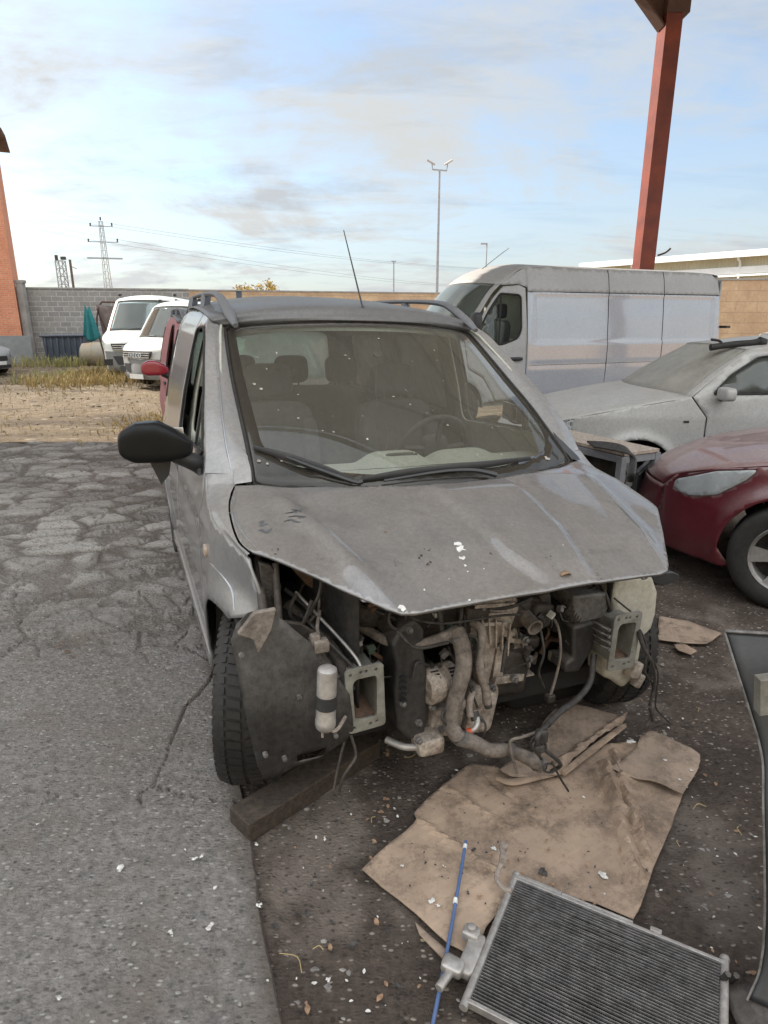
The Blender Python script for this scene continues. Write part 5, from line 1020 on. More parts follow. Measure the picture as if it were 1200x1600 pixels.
# ================================================ other vehicles
def loft(rows, u0=-1, u1=1, nu=24, k=5, p=2.4, off=0.0):
    rr = crom(rows, k); n = len(rr) - 1
    def fn(a, b_):
        w_, y, z, cr, bow = rr[round(b_ * n)]; u = u0 + (u1 - u0) * a
        return (u * (w_ + off), y - bow * (1 - abs(u) ** 2), z + off + cr * (1 - abs(u) ** p))
    return MB().grid(fn, nu, n)
def sp(parent, s, name, outline, holes, mat, HW, step=.06, off=0.0, solid=.008, smooth=50):
    return panel(outline, holes, step, lambda y, z: (s * (HW(y, z) + off), y, z)).build(name, mat, parent, smooth=smooth, solid=solid)

def hatch(name, loc, yaw, label, paint, sc=1.0, zs=1.0, wr_=.31, wb=2.55, rough_=False, group=None, lens='headlight_lens', hood_up=0.0, step=.06, fa=.92, hle=.70):
    t = thing(name, loc, yaw, label, 'car', group)
    def HW(y, z):
        x = it(z / zs, [.15, .35, .55, .80, .97, 1.1, 1.33, 1.42], [.80, .85, .87, .865, .835, .765, .645, .56]) * sc
        if y < .75: x *= 1 - .40 * ((.75 - y) / .75) ** 2.6
        rr = math.hypot(y - fa, z - wr_); x += .028 * math.exp(-((rr - wr_ - .06) / .05) ** 2)
        if y > 3.5: x -= .06 * (y - 3.5)
        return x
    hz = lambda z: z * zs + hood_up
    AF = arc(fa, wr_, wr_ + .055, 0, 180, 16); AR = arc(.92 + wb, wr_, wr_ + .055, 0, 180, 16)
    lo = .20 * zs
    T = [(.02, hz(.60)), (.10, hz(.69)), (.35, hz(.79)), (.9, hz(.895)), (1.36, hz(.965))]
    TP = [(1.36, hz(.965)), (1.65, hz(1.165)), (1.93, hz(1.325)), (2.5, hz(1.385)), (3.1, hz(1.36)), (3.5, hz(1.25)), (3.88, hz(.99)), (4.08, hz(.86))]
    fend = T + [(1.50, hz(.80)), (1.50, lo), (1.30, lo)] + AF + [(.50, lo), (.06, lo), (.0, .40 * zs)]
    HL = rnd_poly([(.09, hz(.60)), (.10, hz(.665)), (.34, hz(.775)), (hle, hz(.775 + (hle - .34) * .2)), (hle - .05, hz(.755)), (.36, hz(.635)), (.2, hz(.59))], .03, 3)
    for s in (-1, 1):
        fe = sp(t, s, 'fender', fend, [HL], paint, HW, step * .6)
        l = sp(t, s, 'headlight', HL, [], lens, HW, step * .6, .012, .003); sp(t, s, 'headlight_bowl', HL, [], 'reflector_metal', HW, .06, -.05, .003).parent = l
        door = [(1.512, lo), (1.512, hz(.80)), (1.375, hz(.965))] + TP[1:3] + [(2.5, hz(1.383)), (2.52, hz(.95)), (2.50, lo)]
        wn = rnd_poly([(1.55, hz(.985)), (2.44, hz(.99)), (2.42, hz(1.32)), (1.98, hz(1.27)), (1.72, hz(1.13))], .03, 3)
        do = sp(t, s, 'front_door', door, [wn], paint, HW, step); sp(t, s, 'window', wn, [], 'car_glass', HW, .1, -.012, .003).parent = do
        wn2 = rnd_poly([(2.60, hz(.99)), (3.35, hz(1.0)), (3.2, hz(1.26)), (2.60, hz(1.32))], .03, 3)
        back = [(2.512, lo), (2.532, hz(.95)), (2.512, hz(1.383)), (3.1, hz(1.36)), (3.5, hz(1.25)), (3.88, hz(.99)), (4.08, hz(.86)), (4.12, .5), (4.08, lo), (.92 + wb + wr_ + .07, lo)] + AR[:] + [(.92 + wb - wr_ - .07, lo)]
        bk = sp(t, s, 'rear_quarter', back, [wn2], paint, HW, step); sp(t, s, 'window', wn2, [], 'car_glass', HW, .1, -.012, .003).parent = bk
        m = MB(); L = [(s * (HW(y, z) + .002), y, z) for y, z in dens(wn, .06)]; m.tube(L + [L[0]], .008, 6, 1, False); m.build('window_seal', 'rubber', do)
        m = MB(); m.bar((s * (HW(2.2, .8) + .018), 2.22, hz(.84)), (s * (HW(2.2, .8) + .018), 2.40, hz(.84)), .02, .03); m.build('handle', paint, do, bevel=.006)
        m = MB(); superbox(m, (s * (HW(1.7, .9) + .10), 1.60, hz(1.0)), (.20, .10, .115), .5, 20, 12); mo = m.build('mirror', paint if paint != 'silver_paint' else 'silver_paint', t)
        m = MB(); m.tube([(s * (HW(1.6, .9) - .01), 1.62, hz(.955)), (s * (HW(1.6, .9) + .07), 1.61, hz(.965))], .028, 8); m.build('mirror_arm', 'plastic_black', mo)
        m = MB(); m.grid(lambda a, b_: (s * ((.50 + .32 * b_) * sc), fa + (wr_ + .07) * math.cos(PI * a), wr_ + (wr_ + .07) * math.sin(PI * a)), 20, 2); m.build('arch_liner', 'cavity_black', t, solid=.004)
        for yy in (fa, .92 + wb): wheel(t, Vector((s * (.765 * sc), yy, wr_)), wr_, .20, 0, side=s, tread=False)
    W = HW
    R_ = lambda y, z, cr, bow: (W(y, hz(z)), y, hz(z), cr, bow)
    loft([(W(.06, lo), .08, lo, 0, .20), (W(.0, .3), .0, .32 * zs, 0, .22), (W(.0, .4), .0, .45 * zs, 0, .22), R_(.02, .60, 0, .20)]).build('bumper', paint, t, solid=.01)
    loft([R_(.02, .60, 0, .20), R_(.10, .69, .01, .18), R_(.35, .79, .045, .12), R_(.9, .895, .055, .06), R_(1.36, .965, .05, .12)]).build('bonnet', paint, t, smooth=70, solid=.008)
    g = [R_(1.36, .965, .03, .24), R_(1.65, 1.165, .04, .19), R_(1.93, 1.325, .045, .15)]
    loft(g, -.93, .93, off=-.006).build('windscreen', 'dusty_glass' if rough_ else 'car_glass', t, solid=.004)
    for s in (-1, 1): loft(g, s * .925, s * 1.0, nu=4).build('pillar', paint, t, solid=.01)
    loft([R_(1.93, 1.325, .045, .15), R_(2.5, 1.385, .05, .02), R_(3.1, 1.36, .05, -.02), R_(3.5, 1.25, .05, -.05)]).build('roof', paint, t, solid=.008)
    loft([R_(3.5, 1.25, .05, -.05), R_(3.88, .99, .04, -.1)], -.92, .92).build('rear_window', 'car_glass', t, solid=.004)
    loft([R_(3.88, .99, .04, -.1), R_(4.08, .86, .02, -.12), (W(4.1, .5), 4.12, .5, 0, -.14), (W(4.1, .3), 4.08, lo, 0, -.12)]).build('tailgate', paint, t, solid=.01)
    m = MB()
    for k in range(3): m.box((0, -.215 + .012 * k, (.50 + .045 * k) * zs), (.62, .03, .012))
    m.box((0, -.20, .54 * zs), (.66, .03, .15)); m.box((0, -.215, .30 * zs), (.8, .03, .10)); m.build('grille', 'plastic_black', t, smooth=0, bevel=.004)
    m = MB(); m.box((0, -.235, .40 * zs), (.52, .012, .11)); m.build('number_plate', 'plate_white', t, smooth=0)
    m = MB(); m.box((0, 1.3, .35), (1.3, .05, .5)); m.box((0, 2.6, .25), (1.4, 2.4, .08)); m.grid(lambda a, b_: ((a * 2 - 1) * .68 * sc, 1.15 + .62 * b_, hz(.90 + .05 * math.sin(b_ * PI)) - .12 * (b_ > .95)), 10, 8); m.build('interior', 'trim_dark', t, smooth=0)
    for s in (-1, 1):
        m = MB(); M_ = Matrix.Rotation(-.25, 3, 'X'); superbox(m, (s * .35, 2.32, .78 * zs), (.46, .14, .60), .4, 18, 10, M_); superbox(m, (s * .35, 2.42, 1.16 * zs), (.25, .1, .18), .45, 16, 10, M_); m.build('front_seat', 'seat_fabric', t)
    return t, HW
sv, HS = hatch('silver_hatchback', (1.33, 6.44, 0), R(-90), 'dust-covered silver hatchback on the right with a black hose on its roof', 'silver_paint', zs=1.08, hle=.37, rough_=True, step=.045)
m = MB(); m.box((HS(1.33, .83) + .003, 1.33, .83), (.006, .05, .02)); m.build('side_indicator', 'plastic_black', sv, bevel=.003)
m = MB()
for k in range(14): m.tube([Vector((.38 + random.gauss(0, .06), 1.28 + random.gauss(0, .05), 1.0 + random.random() * .03)) for _ in range(3)], .006, 5, 3)
o = m.build('dry_twigs', 'bark'); o.matrix_world = Matrix.Translation((1.33, 6.44, 0)) @ Matrix.Rotation(R(-90), 4, 'Z'); tag(o, 'bunch of dry twigs at the windscreen foot of the silver car', 'twigs')
hz_ = [(px, py) for px, py in ((1110, 543), (1130, 540), (1155, 537), (1175, 536), (1190, 533))]
P_ = [DP(px, py, 5.95) for px, py in hz_]; m = MB(); m.tube(P_, [.030, .028, .028, .03, .034], 12, 5); m.tube([P_[1], P_[1] + Vector((-.03, .02, .04)), P_[0] + Vector((.0, 0, .07))], .012, 8, 4); m.tube([P_[-1] + Vector((-.03, 0, 0)), P_[-1] + Vector((.03, 0, -.02))], .042, 12)
hose = m.build('roof_hose', 'rubber'); tag(hose, 'black ribbed hose lying on the silver car roof', 'hose')
rc, HR = hatch('red_crossover', (2.16, 4.63, 0), R(-122), 'dark red crossover at the right edge with a dusty bonnet', 'red_paint', sc=1.0, zs=1.04, wr_=.33, wb=2.6, hood_up=.0, fa=.79, hle=.56, step=.04)
hatch('far_hatchback', (9.6, 17.6, 0), R(-60), 'small distant silver car behind the right end of the big van', 'silver_paint')
hatch('parked_saloon', (-12.35, 20.6, 0), R(62), 'dark-nosed grey car cut off by the far left picture edge', 'bumper_grey')

# ---- the big white panel van
bv = thing('panel_van', (-.16, 10.36, 0), R(-67), 'big white-grey panel van with a high roof parked behind the silver car', 'van')
def HB(y, z):
    x = it(z, [.3, .55, .9, 1.3, 1.7, 2.05, 2.09, 2.3, 2.40, 2.46], [.98, 1.02, 1.035, 1.03, .995, .955, .945, .90, .86, .80])
    if y < 1.0: x *= 1 - .30 * ((1.0 - y) / 1.0) ** 2.2
    if z > 1.35 and y < 2.6: x -= .10 * sm((2.4 - y) / 1.4) * sm((z - 1.3) / .8)
    if .60 < z < .66 and y > 2.15: x -= .0
    return x
OB = [(.95, 1.32), (1.25, 1.68), (1.50, 2.0), (1.66, 2.15), (1.85, 2.28), (2.12, 2.40)]
bdoor = [(1.02, 1.36)] + [(y + .05, z - .03) for y, z in OB[1:4]] + [(1.98, 2.14), (2.08, 2.10), (2.10, 1.5), (2.10, .48), (1.98, .46), (1.60, .46), (1.50, .62), (1.36, .82), (1.10, .95)]
bwin = rnd_poly([(1.20, 1.40), (1.62, 1.28), (1.94, 1.38), (2.0, 1.50), (2.0, 2.0), (1.66, 2.02), (1.46, 1.78)], [.04, .1, .1, .06, .06, .04, .04], 4)
AFB = arc(.95, .36, .43, 0, 180, 14); ARB = arc(4.85, .36, .43, 0, 180, 14)
fendb = [(.02, .9), (.12, 1.1), (.3, 1.19), (.6, 1.28), (.95, 1.32), (1.01, 1.35), (1.09, .945), (1.35, .81), (1.49, .615), (1.59, .455), (1.42, .44)] + AFB + [(.40, .36), (.03, .36), (0, .6)]
hdr = [(1.66, 2.15), (1.85, 2.28), (2.12, 2.40), (2.115, 2.11), (2.08, 2.125), (1.97, 2.155), (1.71, 2.14)]
low = [(2.115, .50), (2.115, 2.05), (6.08, 2.05), (6.12, 1.4), (6.12, .45), (5.32, .45)] + ARB + [(4.38, .45)]
upp = [(2.118, 2.054), (2.118, 2.40), (2.6, 2.415), (5.9, 2.40), (6.05, 2.30), (6.08, 2.054)]
for s in (-1, 1):
    sp(bv, s, 'fender', fendb, [], 'van_dusty', HB); d_ = sp(bv, s, 'front_door', bdoor, [bwin], 'van_dusty', HB, .05); sp(bv, s, 'header_side', hdr, [], 'van_dusty', HB)
    m = MB(); L = [(s * (HB(y, z) + .002), y, z) for y, z in dens(bwin, .06)]; m.tube(L + [L[0]], .014, 6, 1, False); m.bar((s * (HB(1.6, 1.3) - .004), 1.60, 1.30), (s * (HB(1.66, 2.0) - .004), 1.68, 2.0), .03, .04); m.build('window_frame', 'rubber', d_)
    q = [(1.22, 1.41), (1.58, 1.31), (1.62, 1.95), (1.47, 1.77)]; sp(bv, s, 'quarter_light', q, [], 'car_glass', HB, .1, -.01, .003).parent = d_
    def lowmap(y, z, s=s):
        x = HB(y, z); dep = 0
        for (y0, y1) in ((2.22, 5.95),): dep = .016 * sm((y - y0) / .025) * sm((y1 - y) / .025) * sm((z - 1.30) / .025) * sm((2.03 - z) / .02)
        x -= dep + .010 * math.exp(-((z - .98) / .02) ** 2) * sm((y - 2.1) / .2); return (s * x, y, z)
    lp = panel(low, [], .045, lowmap).build('side_panel', 'van_paint', bv, smooth=50, solid=.008); sp(bv, s, 'upper_side', upp, [], 'van_dusty', HB, .07)
    m = MB()
    for y_ in (3.66, 4.82): m.tube([(s * (HB(y_, z) - (.014 if 1.32 < z < 2.03 else -.001)), y_, z) for z in (.5, .9, 1.28, 1.34, 1.7, 2.0, 2.04, 2.1, 2.3, 2.40)], .005, 5, 1)
    m.tube([(s * (HB(y_, 2.052) + .001), y_, 2.052) for y_ in (2.12, 3, 4, 5, 6.07)], .005, 5, 1); m.build('panel_seam', 'cavity_black', lp); m = MB(); rc_ = rnd_poly([(2.235, 1.315), (5.935, 1.315), (5.935, 2.018), (2.235, 2.018)], .05, 4); rp_ = [(s * (HB(y, z) - .002), y, z) for y, z in dens(rc_, .12)]; m.tube([(s * (HB(y_, 1.0) - .004), y_, .975) for y_ in (2.13, 3, 4, 5, 6.05)], .004, 5, 1); m.build('pressed_line', 'tube_dull', lp)
    m = MB(); m.box((s * 1.0, 3.1, .40), (.05, 2.3, .16)); m.box((s * 1.0, 5.7, .40), (.05, .8, .16)); m.build('skirt', 'plastic_black', bv, bevel=.01)
    m = MB(); superbox(m, (s * 1.16, 1.12, 1.58), (.20, .13, .34), .5, 16, 12); mo = m.build('mirror', 'plastic_black', bv); m = MB(); m.tube([(s * 1.12, 1.14, 1.44), (s * .98, 1.2, 1.36)], .035, 8); m.build('mirror_arm', 'plastic_black', mo)
    m = MB(); superbox(m, (s * (HB(1.95, 1.05) + .03), 1.90, 1.08), (.05, .24, .055), .5, 14, 8); m.build('handle', 'plastic_black', d_)
    for yy in (.95, 4.85): wheel(bv, Vector((s * .92, yy, .36)), .36, .22, 0, side=s, tread=False)
    m = MB(); m.grid(lambda a, b_: (s * (.6 + .38 * b_), .95 + .45 * math.cos(PI * a), .36 + .45 * math.sin(PI * a)), 16, 2); m.build('arch_liner', 'cavity_black', bv)
    m = MB(); superbox(m, (s * .40, 1.95, 1.25), (.52, .16, .80), .4, 18, 12, Matrix.Rotation(-.15, 3, 'X')); superbox(m, (s * .40, 2.0, 1.78), (.27, .12, .22), .45, 14, 10); m.build('front_seat', 'seat_fabric', bv)
bv.scale = (1, 1.03, 1.03)
RB = lambda y, z, cr, bow: (HB(y, z), y, z, cr, bow)
gb_ = [RB(.95, 1.32, .03, .30), RB(1.25, 1.68, .04, .26), RB(1.50, 2.0, .04, .22), RB(1.66, 2.15, .05, .20)]
loft(gb_, -.92, .92, off=-.006).build('windscreen', 'clear_glass', bv, solid=.004)
for s in (-1, 1): loft(gb_, s * .915, s, nu=4).build('pillar', 'van_dusty', bv, solid=.01)
loft([RB(1.66, 2.15, .05, .20), RB(1.85, 2.28, .07, .16), RB(2.12, 2.40, .075, .06), RB(2.6, 2.415, .075, .0), RB(4.2, 2.41, .075, 0), RB(5.9, 2.40, .07, 0), RB(6.05, 2.30, .07, -.02)]).build('roof', 'van_dusty', bv, solid=.008)
loft([RB(.02, .9, 0, .25), RB(.12, 1.1, .02, .22), RB(.3, 1.19, .04, .2), RB(.6, 1.28, .05, .2), RB(.95, 1.32, .04, .3)]).build('bonnet', 'van_dusty', bv, solid=.008)
loft([RB(.03, .36, 0, .25), RB(0, .6, 0, .27), RB(.02, .9, 0, .25)]).build('bumper', 'bumper_grey', bv)
m = MB(); m.box((0, 6.13, 1.35), (1.85, .04, 1.9)); m.build('rear_door', 'van_dusty', bv, bevel=.02); m = MB(); m.box((0, 2.35, 1.4), (1.8, .04, 1.8)); m.box((0, 3.6, .42), (1.8, 4.9, .1)); m.grid(lambda a, b_: ((2 * a - 1) * .9, .85 + .7 * b_, 1.22), 4, 4); m.build('bulkhead', 'trim_beige', bv, smooth=0)
m = MB(); m.lathe([(.02, 0), (.012, .03)], (0, 1.60, 2.24), (0, -.3, 1), 10); m.tube([(0, 1.6, 2.24), (0, 2.15, 2.62), (0, 2.35, 2.75)], [.008, .005], 6); m.build('aerial', 'steel_galv', bv)
m = MB(); m.box((.82, 6.2, 1.5), (.12, .06, .1)); m.box((.95, 6.28, 1.53), (.22, .1, .04)); m.build('rear_step', 'plastic_black', bv)

# ---- two white delivery vans on the lot
def lot_van(name, loc, yaw, label, letters):
    t = thing(name, loc, yaw, label, 'van', 'white vans parked on the gravel lot')
    def H(y, z):
        x = it(z, [.25, .5, .9, 1.2, 1.7, 2.1, 2.25], [.93, .98, 1.0, .99, .92, .84, .74])
        if y < .7: x *= 1 - .20 * ((.7 - y) / .7) ** 2.2
        return x
    OBn = [(.80, 1.28), (1.15, 1.72), (1.42, 2.08), (1.6, 2.16)]
    AFn = arc(.95, .36, .42, 0, 180, 12); ARn = arc(4.1, .36, .42, 0, 180, 12)
    dr_ = [(.85, 1.30)] + [(y + .04, z - .02) for y, z in OBn[1:3]] + [(1.62, 2.12), (2.02, 2.14), (2.05, .42), (1.55, .42), (1.45, .75), (1.2, .95)]
    wn = rnd_poly([(1.05, 1.36), (1.95, 1.28), (1.93, 2.0), (1.50, 2.0)], .05, 3)
    fd = [(0, .78), (.08, 1.0), (.3, 1.12), (.80, 1.28), (.84, 1.29), (1.19, .94), (1.44, .74), (1.54, .42), (1.4, .36)] + AFn + [(.45, .80), (.2, .80)]
    bd = [(.45, .79), (.0, .77), (-.02, .4), (.06, .26), (.5, .26), (.52, .42)]
    sd2 = [(2.06, .42), (2.03, 2.14), (5.3, 2.14), (5.35, .5), (4.56, .40)] + ARn + [(3.64, .40)]
    hl = rnd_poly([(.03, .80), (.05, 1.02), (.20, 1.10), (.40, 1.06), (.34, .86)], .05, 3)
    for s in (-1, 1):
        sp(t, s, 'fender', fd, [hl], 'white_paint', H, .06); l_ = sp(t, s, 'headlight', hl, [], 'headlight_lens', H, .08, .004, .003); sp(t, s, 'headlight_bowl', hl, [], 'reflector_metal', H, .08, -.05, .003).parent = l_
        sp(t, s, 'bumper_corner', bd, [], 'bumper_grey', H, .06); d_ = sp(t, s, 'front_door', dr_, [wn], 'white_paint', H, .08); sp(t, s, 'window', wn, [], 'car_glass', H, .2, -.01, .003).parent = d_
        sp(t, s, 'side_panel', sd2, [], 'white_paint', H, .12)
        m = MB(); superbox(m, (s * 1.12, .95, 1.50), (.16, .12, .28), .5, 12, 8); m.build('mirror', 'plastic_black', t) if name.endswith('x') else None
        for yy in (.95, 4.1): wheel(t, Vector((s * .88, yy, .36)), .36, .22, 0, side=s, tread=False, spokes=6)
        m = MB(); m.box((s * .78, 1.66, 2.26), (.08, .14, .08)); m.build('roof_marker', 'plastic_black', t, bevel=.02)
    Rr = lambda y, z, cr, bow: (H(y, z), y, z, cr, bow)
    g_ = [Rr(.80, 1.28, .02, .28), Rr(1.15, 1.72, .03, .24), Rr(1.42, 2.08, .04, .20)]
    loft(g_, -.92, .92, off=-.006).build('windscreen', 'clear_glass', t, solid=.004)
    for s in (-1, 1): loft(g_, s * .915, s, nu=4).build('pillar', 'white_paint', t)
    loft([Rr(1.42, 2.08, .04, .20), Rr(1.6, 2.16, .07, .16), Rr(2.02, 2.14, .12, .0), Rr(3.5, 2.14, .12, 0), Rr(5.3, 2.14, .10, 0)]).build('roof', 'white_paint', t)
    loft([Rr(0, .78, 0, .24), Rr(.08, 1.0, .02, .22), Rr(.3, 1.12, .04, .2), Rr(.80, 1.28, .03, .28)]).build('bonnet', 'white_paint', t)
    loft([Rr(.06, .26, 0, .24), Rr(-.02, .4, 0, .26), Rr(0, .77, 0, .24)]).build('bumper', 'bumper_grey', t)
    m = MB()
    for x_ in (-.68, .68): m.box((x_, -.17 + abs(x_) * .10, .50), (.26, .06, .16))
    m.prism([(-.40, -.262, .44), (.40, -.262, .44), (.52, -.235, .66), (-.52, -.235, .66)], 0, (0, .05, 0)); m.build('intake', 'plastic_black', t, smooth=0)
    m = MB(); m.prism([(-.50, -.245, .80), (.50, -.245, .80), (.56, -.20, .98), (-.56, -.20, .98)], 0, (0, .05, 0)); gr = m.build('grille', 'plastic_black', t, smooth=0)
    m = MB(); [m.box((0, -.262 + .02 * k, .825 + .055 * k), (1.02, .03, .020)) for k in range(3)]; m.build('grille_bar', 'chrome', gr, smooth=0)
    m = MB(); m.box((0, -.30, .34), (.54, .01, .12)); m.build('number_plate', 'plate_white', t, smooth=0)
    cu = bpy.data.curves.new('lettering', 'FONT'); cu.body = letters; cu.size = .15; cu.extrude = .006; cu.align_x = 'CENTER'; cu.space_character = 1.25; cu.materials.append(MATS['chrome'])
    tmp = bpy.data.objects.new('lettering', cu); COL.objects.link(tmp); bpy.context.view_layer.update(); lm_ = bpy.data.meshes.new_from_object(tmp.evaluated_get(bpy.context.evaluated_depsgraph_get())); bpy.data.objects.remove(tmp); lo_ = bpy.data.objects.new('lettering', lm_); COL.objects.link(lo_); lo_.parent = gr; lo_.location = (0, -.285, .83); lo_.rotation_euler = (R(80), 0, 0)
    m = MB(); m.tube([(-.75, .70, 1.26), (-.3, .56, 1.33), (.02, .54, 1.36)], .014, 6, 3); m.tube([(.0, .52, 1.27), (.4, .60, 1.36), (.72, .74, 1.32)], .014, 6, 3); m.build('wiper', 'plastic_black', t)
    m = MB(); m.grid(lambda a, b_: ((2 * a - 1) * .85, .65 + .6 * b_ - .1 * (1 - (2 * a - 1) ** 2), 1.24 + .03 * math.sin(b_ * 3)), 8, 5); m.build('dashboard', 'weed_dry' if False else 'trim_beige', t)
    m = MB(); m.box((0, 2.3, 1.3), (1.7, .05, 1.6)); m.box((0, 1.5, .5), (1.7, 1.6, .1)); m.build('bulkhead', 'trim_beige', t, smooth=0)
    for x_ in (-.45, .1, .5): m = MB(); superbox(m, (x_, 1.85, 1.35), (.46, .14, .75), .4, 14, 8); superbox(m, (x_, 1.88, 1.80), (.24, .1, .16), .5, 12, 8); m.build('seat', 'seat_fabric', t)
    return t
lv = lot_van('delivery_van', (-7.2, 18.9, 0), R(3), 'white delivery van facing the camera, nearest the teal cloth', 'IVECO'); lv.scale = (1.06, 1.06, 1.08)
lot_van('delivery_van', (-6.15, 16.6, 0), R(-34), 'white delivery van angled away, half hidden by the grey van', 'IVECO').scale = (1.02, .78, .97)

# ---- red van standing behind the grey one: same pattern of panels
rv = thing('red_van', (-1.22, 6.68, 0), YAW, 'faded red van behind the grey van, only a pillar and mirror showing', 'van')
swap = {'paint_grey': 'pink_paint', 'paint_hood': 'pink_paint', 'mirror_black': 'mirror_red', 'rail_grey': 'rail_grey'}
def clone(o, parent, deep=True):
    c = o.copy(); COL.objects.link(c); c.parent = parent
    if o.type == 'MESH' and o.data.materials and o.data.materials[0].name in swap: c.data = o.data.copy(); c.data.materials[0] = MATS[swap[o.data.materials[0].name]]
    for ch in list(o.children):
        if ch.name.split('.')[0] in ('window_seal', 'window', 'quarter_light', 'window_divider', 'frit_band', 'windscreen_seal', 'mirror_arm', 'mirror_glass', 'mirror_base', 'rim', 'rear_window', 'bonnet_lip', 'handle', 'headrest', 'backrest'): clone(ch, c)
for o in list(car.children):
    if o.name.split('.')[0] in ('fender', 'front_door', 'sliding_door', 'rear_quarter', 'pillar', 'fender_top', 'windscreen', 'roof', 'roof_rail', 'roof_lining', 'bonnet', 'mirror', 'tailgate', 'inner_trim', 'floor_pan', 'wheel', 'sill', 'seat', 'cowl', 'arch_liner', 'dashboard'): clone(o, rv)
m = MB(); m.grid(lambda a, b_: ((2 * a - 1) * (.80 - .04 * abs(b_ - .5)), -.26 - .42 * (1 - abs(2 * a - 1) ** 2.6), .28 + .62 * b_), 20, 6); m.build('bumper', 'pink_paint', rv, solid=.01)

# ================================================ things on the floor
# timber under the tyre
A_, B_, C_ = G(354, 1263, .072), G(388, 1290, .072), G(530, 1200, .072)
ux = (C_ - B_).normalized(); L2 = .62; uy = (A_ - B_).normalized(); uy = (uy - ux * uy.dot(ux)).normalized(); W2 = (A_ - B_).length
m = MB(); m.prism([B_, B_ + ux * L2, B_ + ux * L2 + uy * W2 * 1.05, B_ + uy * W2], 0, (0, 0, -.075))
bm_ = m.build('timber_block', 'wood_dirty', smooth=0, bevel=.006); tag(bm_, 'dark squared timber lying under the stripped front corner', 'timber')

# cardboard
def cardmat(name, c1, c2, ang, freq=150):
    m = bpy.data.materials.new(name); m.use_nodes = True; b = NB(m.node_tree); MATS[name] = m; co = b.coord()
    mp = b.n('ShaderNodeMapping', {'Vector': co, 'Rotation': (0, 0, ang)}); sx = b.n('ShaderNodeSeparateXYZ', {0: mp.outputs[0]}).outputs[0]
    st = b.math('SINE', b.math('MULTIPLY', sx, freq * 6.28)); f = b.ramp(b.noise(5, 7, .7, co), [(.35, 0.0), (.65, 1.0)])
    col = b.mix(f, c1, c2); dirt = b.ramp(b.noise(7, 9, .8, co), [(.47, 0.0), (.63, .8)]); col = b.mix(dirt, col, (.10, .072, .053)); col = b.mix(b.ramp(b.noise(2.6, 4, .6, co), [(.4, 0.0), (.62, .45)]), col, (.22, .16, .12))
    streak = b.ramp(b.noise(60, 4, .6, b.scaled(mp.outputs[0], (1, .04, 1))), [(.35, .93), (.65, 1.04)])
    sc = b.n('ShaderNodeVectorMath', operation='SCALE'); b.put(sc.inputs[0], col); b.put(sc.inputs['Scale'], b.math('MULTIPLY', streak, 1.0))
    h = b.math('ADD', b.math('MULTIPLY', st, .0), b.noise(18, 7, .7, co)); bn = b.n('ShaderNodeBump', {'Strength': 1, 'Distance': .003, 'Height': h})
    p = b.n('ShaderNodeBsdfPrincipled', {'Base Color': sc.outputs[0], 'Roughness': .9, 'Normal': bn.outputs[0], 'Specular IOR Level': .3}); b.n('ShaderNodeOutputMaterial', {0: p.outputs[0]})
cardmat('cardboard', (.46, .335, .24), (.34, .245, .175), .95); cardmat('cardboard_damp', (.40, .30, .225), (.30, .225, .17), .3)
def nz(x, y, s=1.0, o=0.0): return noise.noise(Vector((x * s + o, y * s, o)))
def sheet(name, pts, z, mat, label, fm=None, step=.018, th=.004, ragged=.0018, cat='cardboard', seed=0):
    P2 = [(lambda p: (p.x, p.y))(G(px, py, .012)) for px, py in pts]; D_ = dens(P2, .05); q = random.Random(seed)
    D_ = [(x + q.gauss(0, ragged), y + q.gauss(0, ragged)) for x, y in D_]
    f = fm or (lambda x, y: 0)
    m = panel(D_, [], step, lambda x, y: (x, y, z + .004 * nz(x, y, 5, seed) + .0015 * nz(x, y, 22, seed) + f(x, y)))
    o = m.build(name, mat, smooth=14, solid=th, off=0); return tag(o, label, cat)
def crease(a, b_, amp, w_, ln=None):
    A2, B2 = G(*a, .01), G(*b_, .01); t = (B2 - A2).normalized(); L = (B2 - A2).length
    def f(x, y):
        dx, dy = x - A2.x, y - A2.y; s = dx * t.x + dy * t.y; n = -dx * t.y + dy * t.x + .012 * nz(x, y, 25, 3)
        return amp * max(0.0, 1 - abs(n) / (w_ * 1.5)) * sm(s / .04 + 1) * sm((L - s) / .04 + 1)
    return f
c1_, c2_, c3_, c4_, c5_, c6_, c7_ = crease((648, 1280), (770, 1360), .012, .010), crease((946, 1200), (990, 1370), .040, .022), crease((930, 1215), (1000, 1300), .030, .014), crease((960, 1180), (1010, 1345), .028, .013), crease((1020, 1200), (940, 1240), .018, .016), crease((760, 1215), (850, 1290), -.010, .010), crease((700, 1235), (800, 1300), .010, .012)
sheet('cardboard_sheet', [(565, 1360), (610, 1318), (652, 1284), (646, 1272), (690, 1228), (735, 1194), (775, 1200), (800, 1212), (868, 1216), (905, 1190), (945, 1165), (1000, 1160), (1040, 1185), (1066, 1240), (1050, 1290), (1020, 1360), (990, 1438), (930, 1412), (880, 1400), (800, 1400), (760, 1450), (742, 1498), (700, 1476), (650, 1430), (600, 1392)], .016, 'cardboard',
      'large trampled brown cardboard sheet lying before the stripped front end', lambda x, y: c1_(x, y) + c2_(x, y) + c3_(x, y) + c4_(x, y) + c5_(x, y) + c6_(x, y) + c7_(x, y), .014)
fl_ = crease((868, 1214), (978, 1132), .030, .018)
sheet('cardboard_sheet', [(845, 1140), (866, 1118), (897, 1110), (935, 1120), (978, 1128), (975, 1140), (930, 1172), (872, 1222), (800, 1226), (778, 1214), (800, 1198), (838, 1186)], .040, 'cardboard_damp', 'darker folded cardboard flap tucked under the hanging loom', lambda x, y: fl_(x, y) + .006, .016, seed=2)
